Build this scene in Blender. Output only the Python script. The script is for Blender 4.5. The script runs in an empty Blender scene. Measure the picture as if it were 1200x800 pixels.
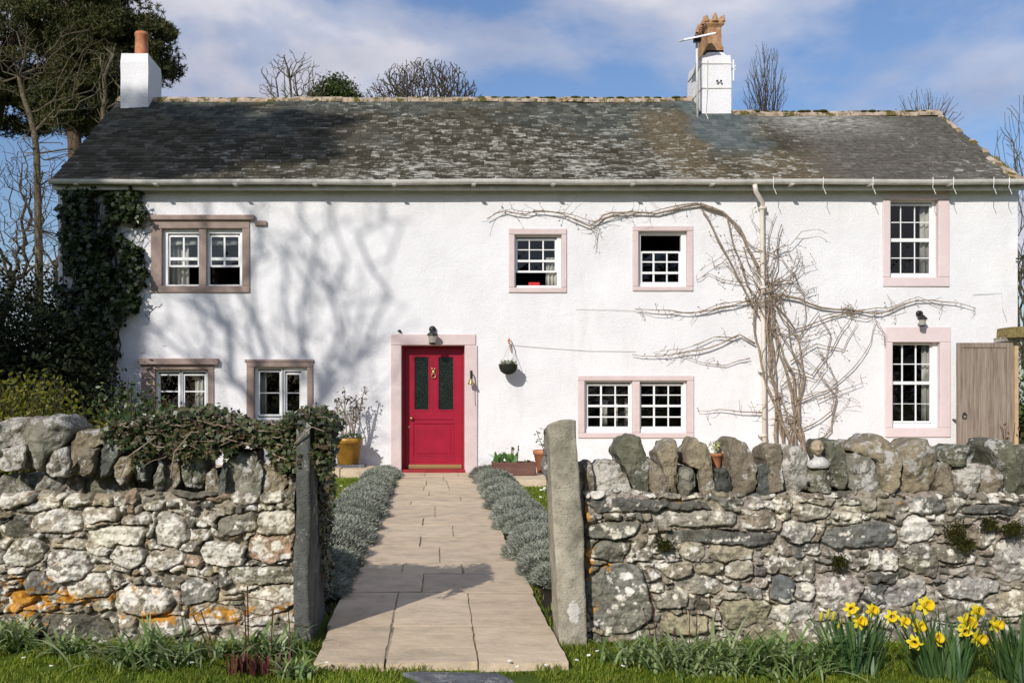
import bpy, math, random
import numpy as np
from mathutils import Vector, noise as mnoise
R = random.Random(7)
NR = np.random.RandomState(11)
C = bpy.context.scene.collection
F = 35.0/36.0*1200.0
CX, CY, EYE = 510.0, 471.0, 1.12
def P(px, py, Y): return Vector(((px-CX)*Y/F, Y, EYE-(py-CY)*Y/F))
def PX(px, Y): return (px-CX)*Y/F
def PZ(py, Y): return EYE-(py-CY)*Y/F
def GY(py, z=0.0): return (EYE-z)*F/(py-CY)
YW = 15.6            # the front face of the cottage
YG = 4.70            # the face of the garden walls
SUN = Vector((-0.485*0.866, -0.875*0.866, 0.5)).normalized()

# ---------------------------------------------------------------- materials
def mat(name, color=(.5,.5,.5), rough=.7, spec=.3, metal=0.0):
    m = bpy.data.materials.new(name); m.use_nodes = True
    b = m.node_tree.nodes['Principled BSDF']
    b.inputs['Base Color'].default_value = (*color, 1); b.inputs['Roughness'].default_value = rough
    b.inputs['Specular IOR Level'].default_value = spec; b.inputs['Metallic'].default_value = metal
    return m
class NT:
    def __init__(s, m):
        s.t = m.node_tree; s.b = s.t.nodes.get('Principled BSDF')
    def n(s, typ, ins=None, **kw):
        x = s.t.nodes.new(typ)
        for k, v in kw.items(): setattr(x, k, v)
        for k, v in (ins or {}).items():
            if hasattr(v, 'is_output'): s.t.links.new(v, x.inputs[k])
            else: x.inputs[k].default_value = v
        return x
    def l(s, a, b): s.t.links.new(a, b)
    def pos(s, scale=(1,1,1)):
        g = s.n('ShaderNodeNewGeometry')
        mp = s.n('ShaderNodeMapping', {'Vector': g.outputs['Position'], 'Scale': scale})
        return mp.outputs[0]
    def noise(s, scale, detail=4, rough=.6, vec=None, dist=0.0):
        return s.n('ShaderNodeTexNoise', {'Vector': vec if vec is not None else s.pos(), 'Scale': scale, 'Detail': detail, 'Roughness': rough, 'Distortion': dist}).outputs[0]
    def ramp(s, fac, stops, interp='LINEAR'):
        r = s.n('ShaderNodeValToRGB', {0: fac}); r.color_ramp.interpolation = interp
        e = r.color_ramp.elements
        while len(e) < len(stops): e.new(.5)
        for q, (p, c) in zip(e, stops):
            q.position = p; q.color = (*c, 1) if isinstance(c, tuple) else (c, c, c, 1)
        return r.outputs[0]
    def mix(s, fac, a, b, mode='MIX'):
        x = s.n('ShaderNodeMix', data_type='RGBA', blend_type=mode)
        for k, v in ((0, fac), (6, a), (7, b)):
            if hasattr(v, 'is_output'): s.l(v, x.inputs[k])
            elif isinstance(v, tuple): x.inputs[k].default_value = (*v, 1)
            else: x.inputs[k].default_value = v
        return x.outputs[2]
    def math(s, op, a, b=0.0, clamp=False):
        x = s.n('ShaderNodeMath', operation=op, use_clamp=clamp)
        for k, v in ((0, a), (1, b)):
            if hasattr(v, 'is_output'): s.l(v, x.inputs[k])
            else: x.inputs[k].default_value = v
        return x.outputs[0]
    def bump(s, h, strength=.5, dist=.01, prev=None):
        b = s.n('ShaderNodeBump', {'Height': h, 'Strength': strength, 'Distance': dist})
        if prev is not None: s.l(prev, b.inputs['Normal'])
        s.l(b.outputs[0], s.b.inputs['Normal']); return b.outputs[0]
    def color(s, c): s.l(c, s.b.inputs['Base Color'])

def leaf_mat(name, cols, rough=.45, spec=.35, trans=.25):
    """cols: colour stops picked at random for every leaf"""
    m = mat(name, cols[0], rough, spec); t = NT(m)
    g = t.n('ShaderNodeNewGeometry')
    n = len(cols)
    r = t.ramp(g.outputs['Random Per Island'], [(i/n, c) for i, c in enumerate(cols)], 'LINEAR')
    big = t.noise(1.7, 2)
    r2 = t.mix(1.0, r, t.ramp(big, [(.3, .72), (.7, 1.25)]), 'MULTIPLY')
    t.color(r2)
    if trans:
        tr = t.n('ShaderNodeBsdfTranslucent'); t.l(r2, tr.inputs[0])
        mx = t.n('ShaderNodeMixShader', {0: trans})
        t.l(t.b.outputs[0], mx.inputs[1]); t.l(tr.outputs[0], mx.inputs[2])
        out = [x for x in t.t.nodes if x.type == 'OUTPUT_MATERIAL'][0]
        t.l(mx.outputs[0], out.inputs[0])
    return m

def stone_mat(name, base, lichen=.5, orange=0.0, dark=(.05,.05,.045), white=(.55,.53,.49), scale=1.0, vcol=False, bump=.6):
    m = mat(name, base, .88, .2); t = NT(m)
    n1 = t.noise(14*scale, 5, .65); n2 = t.noise(95*scale, 4, .7); n3 = t.noise(5*scale, 3)
    if vcol:
        col = t.n('ShaderNodeVertexColor', layer_name='Col').outputs[0]
    else:
        col = t.mix(t.ramp(n3, [(.35, 0.0), (.65, 1.0)]), tuple(c*.72 for c in base), tuple(min(1, c*1.18) for c in base))
    col = t.mix(1.0, col, t.ramp(n1, [(.28, .62), (.5, 1.0), (.72, 1.3)]), 'MULTIPLY')
    col = t.mix(t.ramp(n2, [(.54, 0.0), (.68, .55)]), col, dark)
    # pale crust of lichen in patches and specks
    la = t.math('ADD', t.math('MULTIPLY', t.noise(6*scale, 4, .6, dist=.5), .45), t.math('MULTIPLY', t.noise(24*scale, 6, .75), .55))
    lo = .575 - .13*lichen
    lm = t.ramp(la, [(lo, 0.0), (lo+.03, 1.0)])
    sp = t.n('ShaderNodeTexVoronoi', {'Vector': t.pos(), 'Scale': 44*scale}).outputs[0]
    sm = t.math('MULTIPLY', t.ramp(sp, [(.14, 1.0), (.22, 0.0)]), t.ramp(t.noise(3.2*scale, 2), [(.5, 0.0), (.6, 1.0)]))
    lm = t.math('MAXIMUM', lm, t.math('MULTIPLY', sm, min(1, lichen*1.6)))
    wcol = t.mix(1.0, (white), t.ramp(n2, [(.3, .72), (.7, 1.15)]), 'MULTIPLY')
    col = t.mix(t.math('MULTIPLY', lm, .85), col, wcol)
    if orange:
        om = t.ramp(t.noise(11*scale, 6, .75), [(.70-.14*orange, 0.0), (.72-.14*orange, 1.0)])
        col = t.mix(om, col, (.58, .27, .02))
    t.color(col)
    ck = t.n('ShaderNodeTexVoronoi', {'Vector': t.n('ShaderNodeMapping', {'Vector': t.pos(), 'Rotation': (.4,.3,.2), 'Scale': (11*scale,11*scale,19*scale)}).outputs[0], 'Scale': 1.0}, feature='DISTANCE_TO_EDGE').outputs[0]
    ck = t.ramp(ck, [(0.0, 0.0), (.05, 1.0)])
    h = t.math('ADD', t.math('ADD', t.math('MULTIPLY', n1, .9), t.math('MULTIPLY', n2, .6)), t.math('MULTIPLY', ck, .12))
    t.bump(h, bump, .016)
    return m

M = {}
# white limewash over rough render
m = mat('white_render', (.8,.79,.79), .9, .2); t = NT(m)
n_big = t.noise(1.3, 4, .6); n_f = t.noise(38, 5, .7); n_m = t.noise(9, 3)
col = t.ramp(n_big, [(.3, (.74,.725,.735)), (.7, (.82,.81,.815))])
sx = t.noise(2.4, 6, .7, t.pos((1, 1, .25)))
col = t.mix(t.ramp(sx, [(.57, 0.0), (.72, .28)]), col, (.53,.51,.47))
sp = t.noise(60, 2, .5); col = t.mix(t.ramp(sp, [(.72, 0.0), (.76, .35)]), col, (.38,.36,.33))
g = t.n('ShaderNodeNewGeometry'); sz = t.n('ShaderNodeSeparateXYZ', {0: g.outputs['Position']})
low = t.math('MULTIPLY', t.ramp(sz.outputs[2], [(.0, 1.0), (.55, 0.0)]), t.ramp(t.noise(6, 5, .7), [(.45, 0.0), (.62, .5)]))
col = t.mix(low, col, (.36,.36,.27))
t.color(col)
bt = t.n('ShaderNodeTexBrick', {'Vector': t.n('ShaderNodeCombineXYZ', {0: sz.outputs[0], 1: t.math('ADD', sz.outputs[2], t.math('MULTIPLY', n_m, .05))}).outputs[0], 'Scale': 1.0, 'Mortar Size': .012, 'Mortar Smooth': 1.0, 'Brick Width': .34, 'Row Height': .095})
bm1 = t.bump(t.math('ADD', t.math('ADD', t.math('MULTIPLY', n_f, .8), t.math('MULTIPLY', n_m, .45)), t.math('MULTIPLY', t.noise(110, 3, .7), .35)), .75, .02)
t.bump(bt.outputs['Fac'], -.75, .012, bm1)
M['wall'] = m
def painted_stone(name, a, b):
    m = mat(name, a, .85, .2); t = NT(m)
    c = t.ramp(t.noise(3, 5, .7), [(.3, a), (.7, b)])
    c = t.mix(t.ramp(t.noise(26, 4, .7), [(.58, 0.0), (.72, .5)]), c, tuple(x*.55 for x in a))
    t.color(c); t.bump(t.noise(30, 5, .7), .5, .008); return m
M['pink'] = painted_stone('pink_painted_stone', (.57,.455,.44), (.66,.545,.53))
M['palepink'] = painted_stone('pale_pink_painted_stone', (.64,.525,.52), (.70,.59,.585))
M['brownstone'] = painted_stone('weathered_sandstone', (.27,.20,.17), (.38,.29,.25))
def paint(name, c, rough=.4, amt=.12):
    m = mat(name, c, rough, .4); t = NT(m)
    t.color(t.ramp(t.noise(5, 5, .7), [(.3, tuple(x*(1-amt) for x in c)), (.7, tuple(min(1, x*(1+amt*.4)) for x in c))]))
    t.bump(t.noise(60, 3), .12, .003); return m
M['white'] = paint('white_gloss_paint', (.80,.80,.79), .35, .06)
M['red'] = paint('red_door_paint', (.33,.003,.026), .42, .25)
M['darkred'] = paint('red_step_paint', (.30,.012,.02), .5, .3)
M['brass'] = mat('brass', (.55,.40,.18), .35, .5, .9)
M['iron'] = mat('black_iron', (.02,.02,.02), .45, .4, .3)
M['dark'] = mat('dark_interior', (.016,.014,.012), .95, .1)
M['curtain'] = mat('cream_curtain', (.62,.60,.54), .9, .1)
M['reditem'] = mat('red_card', (.55,.03,.03), .6)
m = bpy.data.materials.new('window_glass'); m.use_nodes = True; t = NT(m); nt = m.node_tree
tr = t.n('ShaderNodeBsdfTransparent', {0: (.88,.9,.9,1)}); gl = t.n('ShaderNodeBsdfGlossy', {'Color': (1,1,1,1), 'Roughness': .02})
fr = t.n('ShaderNodeFresnel', {'IOR': 1.5}); bn = t.n('ShaderNodeBump', {'Height': t.noise(5, 2), 'Strength': .08, 'Distance': .02})
t.l(bn.outputs[0], gl.inputs['Normal'])
mx = t.n('ShaderNodeMixShader', {0: t.math('MULTIPLY', fr.outputs[0], 1.15)}); t.l(tr.outputs[0], mx.inputs[1]); t.l(gl.outputs[0], mx.inputs[2])
t.l(mx.outputs[0], [x for x in nt.nodes if x.type == 'OUTPUT_MATERIAL'][0].inputs[0]); M['glass'] = m
m = mat('obscured_door_glass', (.012,.02,.014), .12, .5); t = NT(m); t.bump(t.noise(70, 2), .5, .006)
t.color(t.ramp(t.noise(45, 3, .7), [(.45, (.006,.010,.007)), (.75, (.03,.05,.035))])); M['doorglass'] = m
M['gutter'] = paint('grey_gutter_paint', (.62,.60,.56), .5, .3)
M['pipe'] = paint('cream_downpipe_paint', (.70,.63,.56), .45, .12)
m = mat('terracotta', (.45,.18,.085), .8, .2); t = NT(m)
t.color(t.ramp(t.noise(9, 5, .7), [(.3, (.36,.13,.06)), (.55, (.47,.20,.10)), (.75, (.55,.30,.18))])); t.bump(t.noise(50, 3), .3, .004); M['terra'] = m
m = mat('weathered_buff_clay', (.45,.24,.12), .85, .2); t = NT(m)
c = t.ramp(t.noise(9, 6, .75), [(.3, (.15,.085,.05)), (.5, (.36,.20,.11)), (.7, (.50,.35,.23))])
t.color(t.mix(t.ramp(t.noise(16, 4, .7), [(.56, 0.0), (.64, .8)]), c, (.45,.25,.03))); t.bump(t.noise(40, 4), .5, .01); M['buff'] = m
m = mat('ochre_glaze', (.36,.19,.02), .35, .5); t = NT(m)
t.color(t.ramp(t.noise(7, 4, .6), [(.3, (.25,.12,.012)), (.7, (.42,.23,.03))])); M['ochre'] = m
M['soil'] = mat('dark_soil', (.03,.022,.015), .95, .1)
M['bark_grey'] = stone_mat('grey_bark', (.105,.085,.052), .2, 0, white=(.2,.18,.12), scale=1.0)
M['bark_dark'] = stone_mat('dark_bark', (.075,.058,.04), .1, 0, white=(.15,.14,.10))
M['bark_pine'] = stone_mat('pine_bark', (.11,.07,.045), .1, 0, white=(.2,.15,.1))
m = mat('vine_bark', (.33,.27,.21), .85, .2); t = NT(m)
t.color(t.ramp(t.noise(18, 5, .7), [(.3, (.15,.11,.078)), (.52, (.28,.215,.155)), (.75, (.43,.36,.285))])); t.bump(t.noise(80, 3), .6, .006); M['vine'] = m
M['slate_post'] = stone_mat('blue_grey_slate', (.125,.125,.115), .1, 0, white=(.40,.40,.37), bump=.9)
M['post'] = stone_mat('gatepost_sandstone', (.36,.325,.25), -.35, 0.0, white=(.6,.58,.54))
m = M['post']; t = NT(m); old = m.node_tree.nodes['Principled BSDF'].inputs['Base Color'].links[0].from_socket
g = t.n('ShaderNodeNewGeometry'); dv = t.n('ShaderNodeVectorMath', {0: g.outputs['Position'], 1: tuple(P(672,716,4.62))}, operation='SUBTRACT'); sp_ = t.n('ShaderNodeSeparateXYZ', {0: dv.outputs[0]})
dd = t.math('ADD', t.math('POWER', t.math('MULTIPLY', sp_.outputs[0], 28.0), 2.0), t.math('POWER', t.math('MULTIPLY', sp_.outputs[2], 15.0), 2.0))
mk_ = t.math('ADD', t.math('SUBTRACT', 1.0, dd), t.math('MULTIPLY', t.math('SUBTRACT', t.noise(40, 5, .75), .5), 3.0))
t.color(t.mix(t.math('MULTIPLY', t.ramp(mk_, [(.35, 0.0), (.5, 1.0)]), .9), old, (.62,.59,.54)))
M['path'] = None
# weathered slate roof: each slate picks its own tone; lichen and moss in patches
m = mat('roof_slate', (.1,.11,.12), .9, .08); t = NT(m)
g = t.n('ShaderNodeNewGeometry'); rnd = g.outputs['Random Per Island']; sx = t.n('ShaderNodeSeparateXYZ', {0: g.outputs['Position']})
blue = t.ramp(rnd, [(0, (.046,.050,.044)), (.5, (.076,.080,.069)), (1, (.115,.117,.098))])
brown = t.ramp(rnd, [(0, (.042,.037,.025)), (.5, (.070,.062,.044)), (1, (.108,.097,.073))])
patch = t.noise(.75, 4, .6)
# the top courses and the strip under the right-hand chimney are cleaner blue slate
tb = t.math('ADD', t.math('MULTIPLY', t.math('SUBTRACT', sx.outputs[2], 5.75), .22), patch)
col = t.mix(t.ramp(tb, [(.48, 0.0), (.66, 1.0)]), brown, blue)
def bandmask(x0, x1, soft):
    a = t.n('ShaderNodeMapRange', {0: sx.outputs[0], 1: x0-soft, 2: x0+soft, 3: 0.0, 4: 1.0}).outputs[0]
    b = t.n('ShaderNodeMapRange', {0: sx.outputs[0], 1: x1-soft, 2: x1+soft, 3: 1.0, 4: 0.0}).outputs[0]
    return t.math('MULTIPLY', a, b)
wob = t.math('ADD', sx.outputs[0], t.math('MULTIPLY', t.noise(1.6, 4, .6), .9))
def band(x0, x1, soft):
    a = t.n('ShaderNodeMapRange', {0: wob, 1: x0-soft, 2: x0+soft, 3: 0.0, 4: 1.0}).outputs[0]
    b = t.n('ShaderNodeMapRange', {0: wob, 1: x1-soft, 2: x1+soft, 3: 1.0, 4: 0.0}).outputs[0]
    return t.math('MULTIPLY', a, b)
clean = t.math('MULTIPLY', band(4.95, 5.95, .12), t.n('ShaderNodeMapRange', {0: sx.outputs[2], 1: 5.0, 2: 5.45, 3: 0.0, 4: 1.0}).outputs[0])
och = t.math('MAXIMUM', t.math('MULTIPLY', band(4.05, 5.0, .15), t.n('ShaderNodeMapRange', {0: sx.outputs[2], 1: 6.5, 2: 6.3, 3: 0.0, 4: 1.0}).outputs[0]),
             t.math('MULTIPLY', band(5.2, 6.9, .4), t.n('ShaderNodeMapRange', {0: sx.outputs[2], 1: 5.35, 2: 5.1, 3: 0.0, 4: 1.0}).outputs[0]))
ochc = t.ramp(t.noise(22, 4, .7, t.pos((.5,1,1))), [(.35, (.075,.064,.045)), (.6, (.165,.125,.073)), (.75, (.25,.215,.16))])
col = t.mix(t.math('MULTIPLY', och, .72), col, ochc)
wing = t.n('ShaderNodeMapRange', {0: wob, 1: 6.2, 2: 6.9, 3: 0.0, 4: 1.0}).outputs[0]
wing_dapple = t.ramp(t.noise(16, 5, .75, t.pos((.6,1.2,1.2))), [(.36, (.065,.06,.052)), (.55, (.125,.115,.10)), (.7, (.25,.24,.22))])  # lichen mottling, also painted in place of dappled tree shade on the wing
col = t.mix(t.math('MULTIPLY', wing, .7), col, wing_dapple)
col = t.mix(t.math('MULTIPLY', clean, .9), col, t.ramp(rnd, [(0, (.075,.092,.095)), (1, (.13,.15,.145))]))
# pale lichen in short dashes along the courses
lich = t.noise(13, 5, .72, t.pos((.5, 1.6, 1.6)))
amt = t.math('ADD', t.math('MULTIPLY', t.noise(.5, 3), .26), t.math('MULTIPLY', t.math('SUBTRACT', 5.9, sx.outputs[2]), .040))
wl = t.math('ADD', lich, t.math('ADD', t.math('SUBTRACT', amt, .19), t.math('MULTIPLY', rnd, .10)))
wl = t.math('SUBTRACT', wl, t.math('MULTIPLY', clean, .12)); wl = t.math('SUBTRACT', wl, t.math('MULTIPLY', wing, .075))
wl = t.math('SUBTRACT', wl, t.n('ShaderNodeMapRange', {0: sx.outputs[0], 1: -4.5, 2: -1.5, 3: .075, 4: 0.0}).outputs[0])
lm = t.ramp(wl, [(.585, 0.0), (.612, 1.0)])
col = t.mix(t.math('MULTIPLY', lm, .85), col, t.ramp(t.noise(60, 3), [(.3, (.30,.305,.265)), (.7, (.54,.53,.47))]))
topw = t.math('MULTIPLY', t.math('MULTIPLY', band(6.3, 8.2, .6), t.n('ShaderNodeMapRange', {0: sx.outputs[2], 1: 5.5, 2: 6.0, 3: 0.0, 4: 1.0}).outputs[0]), t.ramp(lich, [(.42, 0.0), (.56, .8)]))
col = t.mix(topw, col, (.38,.37,.33))
t.color(col); t.bump(t.noise(45, 4, .7), .5, .006); M['slate'] = m
m = mat('ridge_stone', (.3,.25,.19), .9, .2); t = NT(m)
c = t.ramp(t.noise(5, 5, .75), [(.32, (.13,.10,.07)), (.5, (.40,.31,.23)), (.62, (.52,.42,.33))])
c = t.mix(t.ramp(t.noise(4, 6, .75, t.pos((1.3,1,1))), [(.50, 0.0), (.56, 1.0)]), c, t.ramp(t.noise(30, 3), [(.3, (.05,.05,.015)), (.7, (.16,.13,.03))]))
c = t.mix(t.ramp(t.noise(8, 5, .75), [(.62, 0.0), (.65, 1.0)]), c, (.5,.24,.03))
t.color(c); t.bump(t.noise(25, 5, .7), .8, .02); M['ridge'] = m
m = mat('weathered_oak', (.25,.19,.14), .8, .2); t = NT(m)
c = t.ramp(t.noise(3.2, 6, .7, t.pos((9, 9, .5))), [(.3, (.14,.105,.08)), (.5, (.25,.20,.16)), (.72, (.35,.305,.26))])
c = t.mix(t.ramp(t.noise(2.2, 4), [(.50, 0.0), (.66, .35)]), c, (.27,.22,.13))
t.color(c); t.bump(t.noise(4, 5, .7, t.pos((18, 18, .8))), .5, .006); M['oak'] = m
M['paletimber'] = paint('pale_timber', (.50,.37,.22), .7, .25)
m = mat('trough_stain', (.13,.06,.045), .75, .2); t = NT(m)
t.color(t.ramp(t.noise(6, 5, .7, t.pos((1,1,4))), [(.3, (.09,.045,.035)), (.7, (.19,.10,.08))])); M['trough'] = m
m = mat('moss', (.06,.065,.015), .95, .1); t = NT(m)
t.color(t.ramp(t.noise(40, 4, .7), [(.3, (.02,.022,.006)), (.7, (.085,.085,.02))])); M['moss'] = m
m = mat('yellow_moss', (.25,.2,.06), .95, .1); t = NT(m)
t.color(t.ramp(t.noise(22, 5, .75), [(.3, (.10,.075,.03)), (.55, (.26,.205,.085)), (.75, (.36,.31,.17))])); t.bump(t.noise(60, 3), .9, .02); M['thatch'] = m
M['vpetal'] = leaf_mat('daffodil_petal', [(.74,.62,.02), (.82,.70,.05)], .5, .3, .3)
M['vtrump'] = leaf_mat('daffodil_trumpet', [(.75,.50,.01), (.80,.58,.015)], .5, .3, .25)
M['strap'] = leaf_mat('strap_leaf', [(.07,.13,.025), (.13,.21,.055), (.23,.31,.11), (.34,.40,.20)], .4, .4, .25)
M['daffleaf'] = leaf_mat('daffodil_leaf', [(.035,.085,.03), (.06,.125,.04), (.10,.17,.055)], .4, .4, .2)
M['grass'] = leaf_mat('grass_blade', [(.07,.12,.006), (.12,.19,.010), (.18,.255,.018), (.26,.28,.04)], .5, .25, .3)
M['lav'] = leaf_mat('lavender_leaf', [(.11,.135,.09), (.19,.22,.16), (.29,.325,.25), (.40,.42,.345), (.30,.285,.25)], .8, .15, .15)
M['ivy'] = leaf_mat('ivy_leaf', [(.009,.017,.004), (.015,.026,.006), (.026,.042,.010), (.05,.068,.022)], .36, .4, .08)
M['wallivy'] = leaf_mat('bronzed_ivy_leaf', [(.014,.027,.007), (.026,.044,.012), (.042,.062,.018), (.075,.088,.032), (.13,.125,.06), (.085,.06,.03)], .38, .42, .1)
M['shrub_olive'] = leaf_mat('olive_shrub_leaf', [(.06,.075,.006), (.11,.125,.010), (.19,.19,.018), (.15,.14,.015)], .5, .25, .25)
M['shrub_green'] = leaf_mat('green_shrub_leaf', [(.02,.045,.008), (.04,.075,.012), (.065,.10,.02)], .4, .4, .15)
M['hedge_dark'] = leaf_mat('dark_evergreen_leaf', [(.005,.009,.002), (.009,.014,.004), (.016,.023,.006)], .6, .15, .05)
M['pine'] = leaf_mat('pine_needle', [(.02,.03,.008), (.036,.052,.013), (.06,.078,.02), (.085,.09,.028), (.10,.08,.03)], .55, .25, .15)
M['evergreen'] = leaf_mat('evergreen_leaf', [(.02,.035,.006), (.04,.06,.012), (.07,.09,.02)], .45, .3, .15)
M['redstem'] = mat('red_brown_stem', (.085,.035,.022), .7, .3)
M['peony'] = leaf_mat('peony_shoot', [(.10,.02,.025), (.16,.03,.03), (.06,.03,.02)], .5, .3, .1)
M['tulip'] = leaf_mat('tulip_leaf', [(.04,.11,.02), (.07,.16,.03), (.10,.2,.05)], .35, .4, .2)
M['dry'] = leaf_mat('dry_stem_leaf', [(.16,.11,.07), (.10,.075,.05), (.07,.085,.03)], .7, .2, .1)
M['daisy'] = mat('daisy_petal', (.8,.8,.78), .7); M['daisyeye'] = mat('daisy_eye', (.7,.5,.03), .7)
M['redleaf'] = leaf_mat('russet_leaf', [(.20,.07,.02), (.28,.12,.03), (.10,.08,.02)], .5, .3, .2)

# ---------------------------------------------------------------- mesh helpers
ORG = {}
def finish(o, parent):
    C.objects.link(o)
    if parent is not None:
        o.parent = parent; ORG[o.name] = ORG.get(parent.name, Vector((0,0,0)))
    return o
def link_mesh(name, me, material, parent=None, smooth=False, label=None):
    o = bpy.data.objects.new(name, me)
    if material is not None: me.materials.append(material)
    if smooth: me.polygons.foreach_set('use_smooth', [True]*len(me.polygons))
    if parent is not None:
        off = ORG.get(parent.name, Vector((0,0,0)))
        if off.length: 
            n = len(me.vertices); a = np.empty(n*3, np.float32); me.vertices.foreach_get('co', a)
            a = (a.reshape(-1,3)-np.array(off, np.float32)).ravel(); me.vertices.foreach_set('co', a)
    if label: o['label'] = label
    me.update()
    return finish(o, parent)
def thing(name, label, cat, loc=(0,0,0), group=None):
    o = bpy.data.objects.new(name, None); C.objects.link(o); o.location = loc; o.empty_display_size = .1
    o['label'] = label; o['category'] = cat
    if group: o['group'] = group
    ORG[o.name] = Vector(loc); return o
def tag(o, label, cat, group=None):
    o['label'] = label; o['category'] = cat
    if group: o['group'] = group
    return o
class MB:
    def __init__(s): s.v = []; s.f = []
    def box(s, x0, x1, y0, y1, z0, z1):
        i = len(s.v)
        s.v += [(x0,y0,z0),(x1,y0,z0),(x1,y1,z0),(x0,y1,z0),(x0,y0,z1),(x1,y0,z1),(x1,y1,z1),(x0,y1,z1)]
        s.f += [(i,i+3,i+2,i+1),(i+4,i+5,i+6,i+7),(i,i+1,i+5,i+4),(i+1,i+2,i+6,i+5),(i+2,i+3,i+7,i+6),(i+3,i,i+4,i+7)]
        return s
    def hexa(s, pts):   # 8 points, order as box
        i = len(s.v); s.v += [tuple(p) for p in pts]
        s.f += [(i,i+3,i+2,i+1),(i+4,i+5,i+6,i+7),(i,i+1,i+5,i+4),(i+1,i+2,i+6,i+5),(i+2,i+3,i+7,i+6),(i+3,i,i+4,i+7)]
    def pxbox(s, x0, x1, y0, y1, Ya, Yb, Yref=YW):   # pixel rectangle on the plane Yref, depth Ya..Yb
        return s.box(PX(x0,Yref), PX(x1,Yref), Ya, Yb, PZ(y1,Yref), PZ(y0,Yref))
    def tube(s, path, radii, n=6, cap=True):
        path = [Vector(p) for p in path]
        if not hasattr(radii, '__len__'): radii = [radii]*len(path)
        i0 = len(s.v); m = len(path); up = None
        for k, p in enumerate(path):
            d = (path[min(k+1,m-1)]-path[max(k-1,0)])
            d = d.normalized() if d.length > 1e-9 else Vector((0,0,1))
            if up is None:
                a = Vector((0,0,1)) if abs(d.z) < .9 else Vector((1,0,0))
                up = d.cross(a).normalized()
            else:
                up = (up - d*up.dot(d)); up = up.normalized() if up.length > 1e-6 else d.orthogonal().normalized()
            w = d.cross(up)
            for q in range(n):
                a = 2*math.pi*q/n; v = p + (up*math.cos(a)+w*math.sin(a))*radii[k]
                s.v.append((v.x,v.y,v.z))
        for k in range(m-1):
            for q in range(n):
                a = i0+k*n+q; b = i0+k*n+(q+1)%n
                s.f.append((a,b,b+n,a+n))
        if cap:
            s.f.append(tuple(i0+q for q in range(n))[::-1]); s.f.append(tuple(i0+(m-1)*n+q for q in range(n)))
        return s
    def lathe(s, c, prof, n=20, squash=1.0):   # prof: (r, z) list about the vertical axis at c
        i0 = len(s.v)
        for r, z in prof:
            for q in range(n):
                a = 2*math.pi*q/n; s.v.append((c[0]+r*math.cos(a), c[1]+r*squash*math.sin(a), c[2]+z))
        for k in range(len(prof)-1):
            for q in range(n):
                a = i0+k*n+q; b = i0+k*n+(q+1)%n; s.f.append((a,b,b+n,a+n))
        s.f.append(tuple(i0+q for q in range(n))[::-1]); s.f.append(tuple(i0+(len(prof)-1)*n+q for q in range(n)))
        return s
    def ball(s, c, r, n=10, sx=1, sy=1, sz=1):
        prof = [(max(1e-4, math.sin(math.pi*k/n))*r, -math.cos(math.pi*k/n)*r*sz) for k in range(n+1)]
        i0 = len(s.v); s.lathe(c, prof, n+4)
        for k in range(i0, len(s.v)):
            x, y, z = s.v[k]; s.v[k] = (c[0]+(x-c[0])*sx, c[1]+(y-c[1])*sy, z)
        return s
    def warp(s, fn): s.v = [tuple(fn(Vector(p))) for p in s.v]; return s
    def build(s, name, material, parent=None, smooth=False, bevel=0, label=None, seg=2):
        me = bpy.data.meshes.new(name); me.from_pydata(s.v, [], s.f)
        o = link_mesh(name, me, material, parent, smooth, label)
        if bevel:
            b = o.modifiers.new('bevel', 'BEVEL'); b.width = bevel; b.segments = seg; b.limit_method = 'ANGLE'
        return o
def polys(V):
    """V: (n,k,3) independent k-gons -> mesh data"""
    n, k, _ = V.shape; me = bpy.data.meshes.new('leaves')
    me.vertices.add(n*k); me.vertices.foreach_set('co', np.ascontiguousarray(V, np.float32).ravel())
    me.loops.add(n*k); me.loops.foreach_set('vertex_index', np.arange(n*k, dtype=np.int32))
    me.polygons.add(n); me.polygons.foreach_set('loop_start', np.arange(0, n*k, k, dtype=np.int32))
    me.update(calc_edges=True); return me
def quads(V, Q):
    me = bpy.data.meshes.new('grid'); Q = np.ascontiguousarray(Q, np.int32)
    me.vertices.add(len(V)); me.vertices.foreach_set('co', np.ascontiguousarray(V, np.float32).ravel())
    me.loops.add(Q.size); me.loops.foreach_set('vertex_index', Q.ravel())
    me.polygons.add(len(Q)); me.polygons.foreach_set('loop_start', np.arange(0, Q.size, Q.shape[1], dtype=np.int32))
    me.update(calc_edges=True); return me
def norm(a): return a/np.maximum(1e-9, np.linalg.norm(a, axis=-1, keepdims=True))
def rand_dirs(n): return norm(NR.normal(size=(n,3)))
LEAF = np.array([(0,0),(.28,.22),(.5,.55),(.16,.62),(0,1.0),(-.16,.62),(-.5,.55),(-.28,.22)], float)     # lobed, ivy-like
OVAL = np.array([(0,0),(.22,.3),(.2,.65),(0,1.0),(-.2,.65),(-.22,.3)], float)
def leaves(pos, nrm, size, shape=LEAF, tilt=.6, droop=.3, fold=.25):
    """leaf polygons: at pos, roughly facing nrm, hanging downwards"""
    n = len(pos); nn = norm(nrm + NR.normal(scale=tilt, size=(n,3)))
    d = norm(NR.normal(size=(n,3)) + np.array([0,0,-droop*2]))
    d = norm(d - nn*np.sum(d*nn, 1, keepdims=True)); w = np.cross(nn, d)
    size = np.asarray(size).reshape(-1,1,1)*np.ones((n,1,1))
    sh = shape[None]; fz = -np.abs(shape[:,0])*fold
    V = pos[:,None,:] + size*(w[:,None,:]*sh[...,0:1] + d[:,None,:]*sh[...,1:2] + nn[:,None,:]*fz[None,:,None])
    return polys(V)
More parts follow.
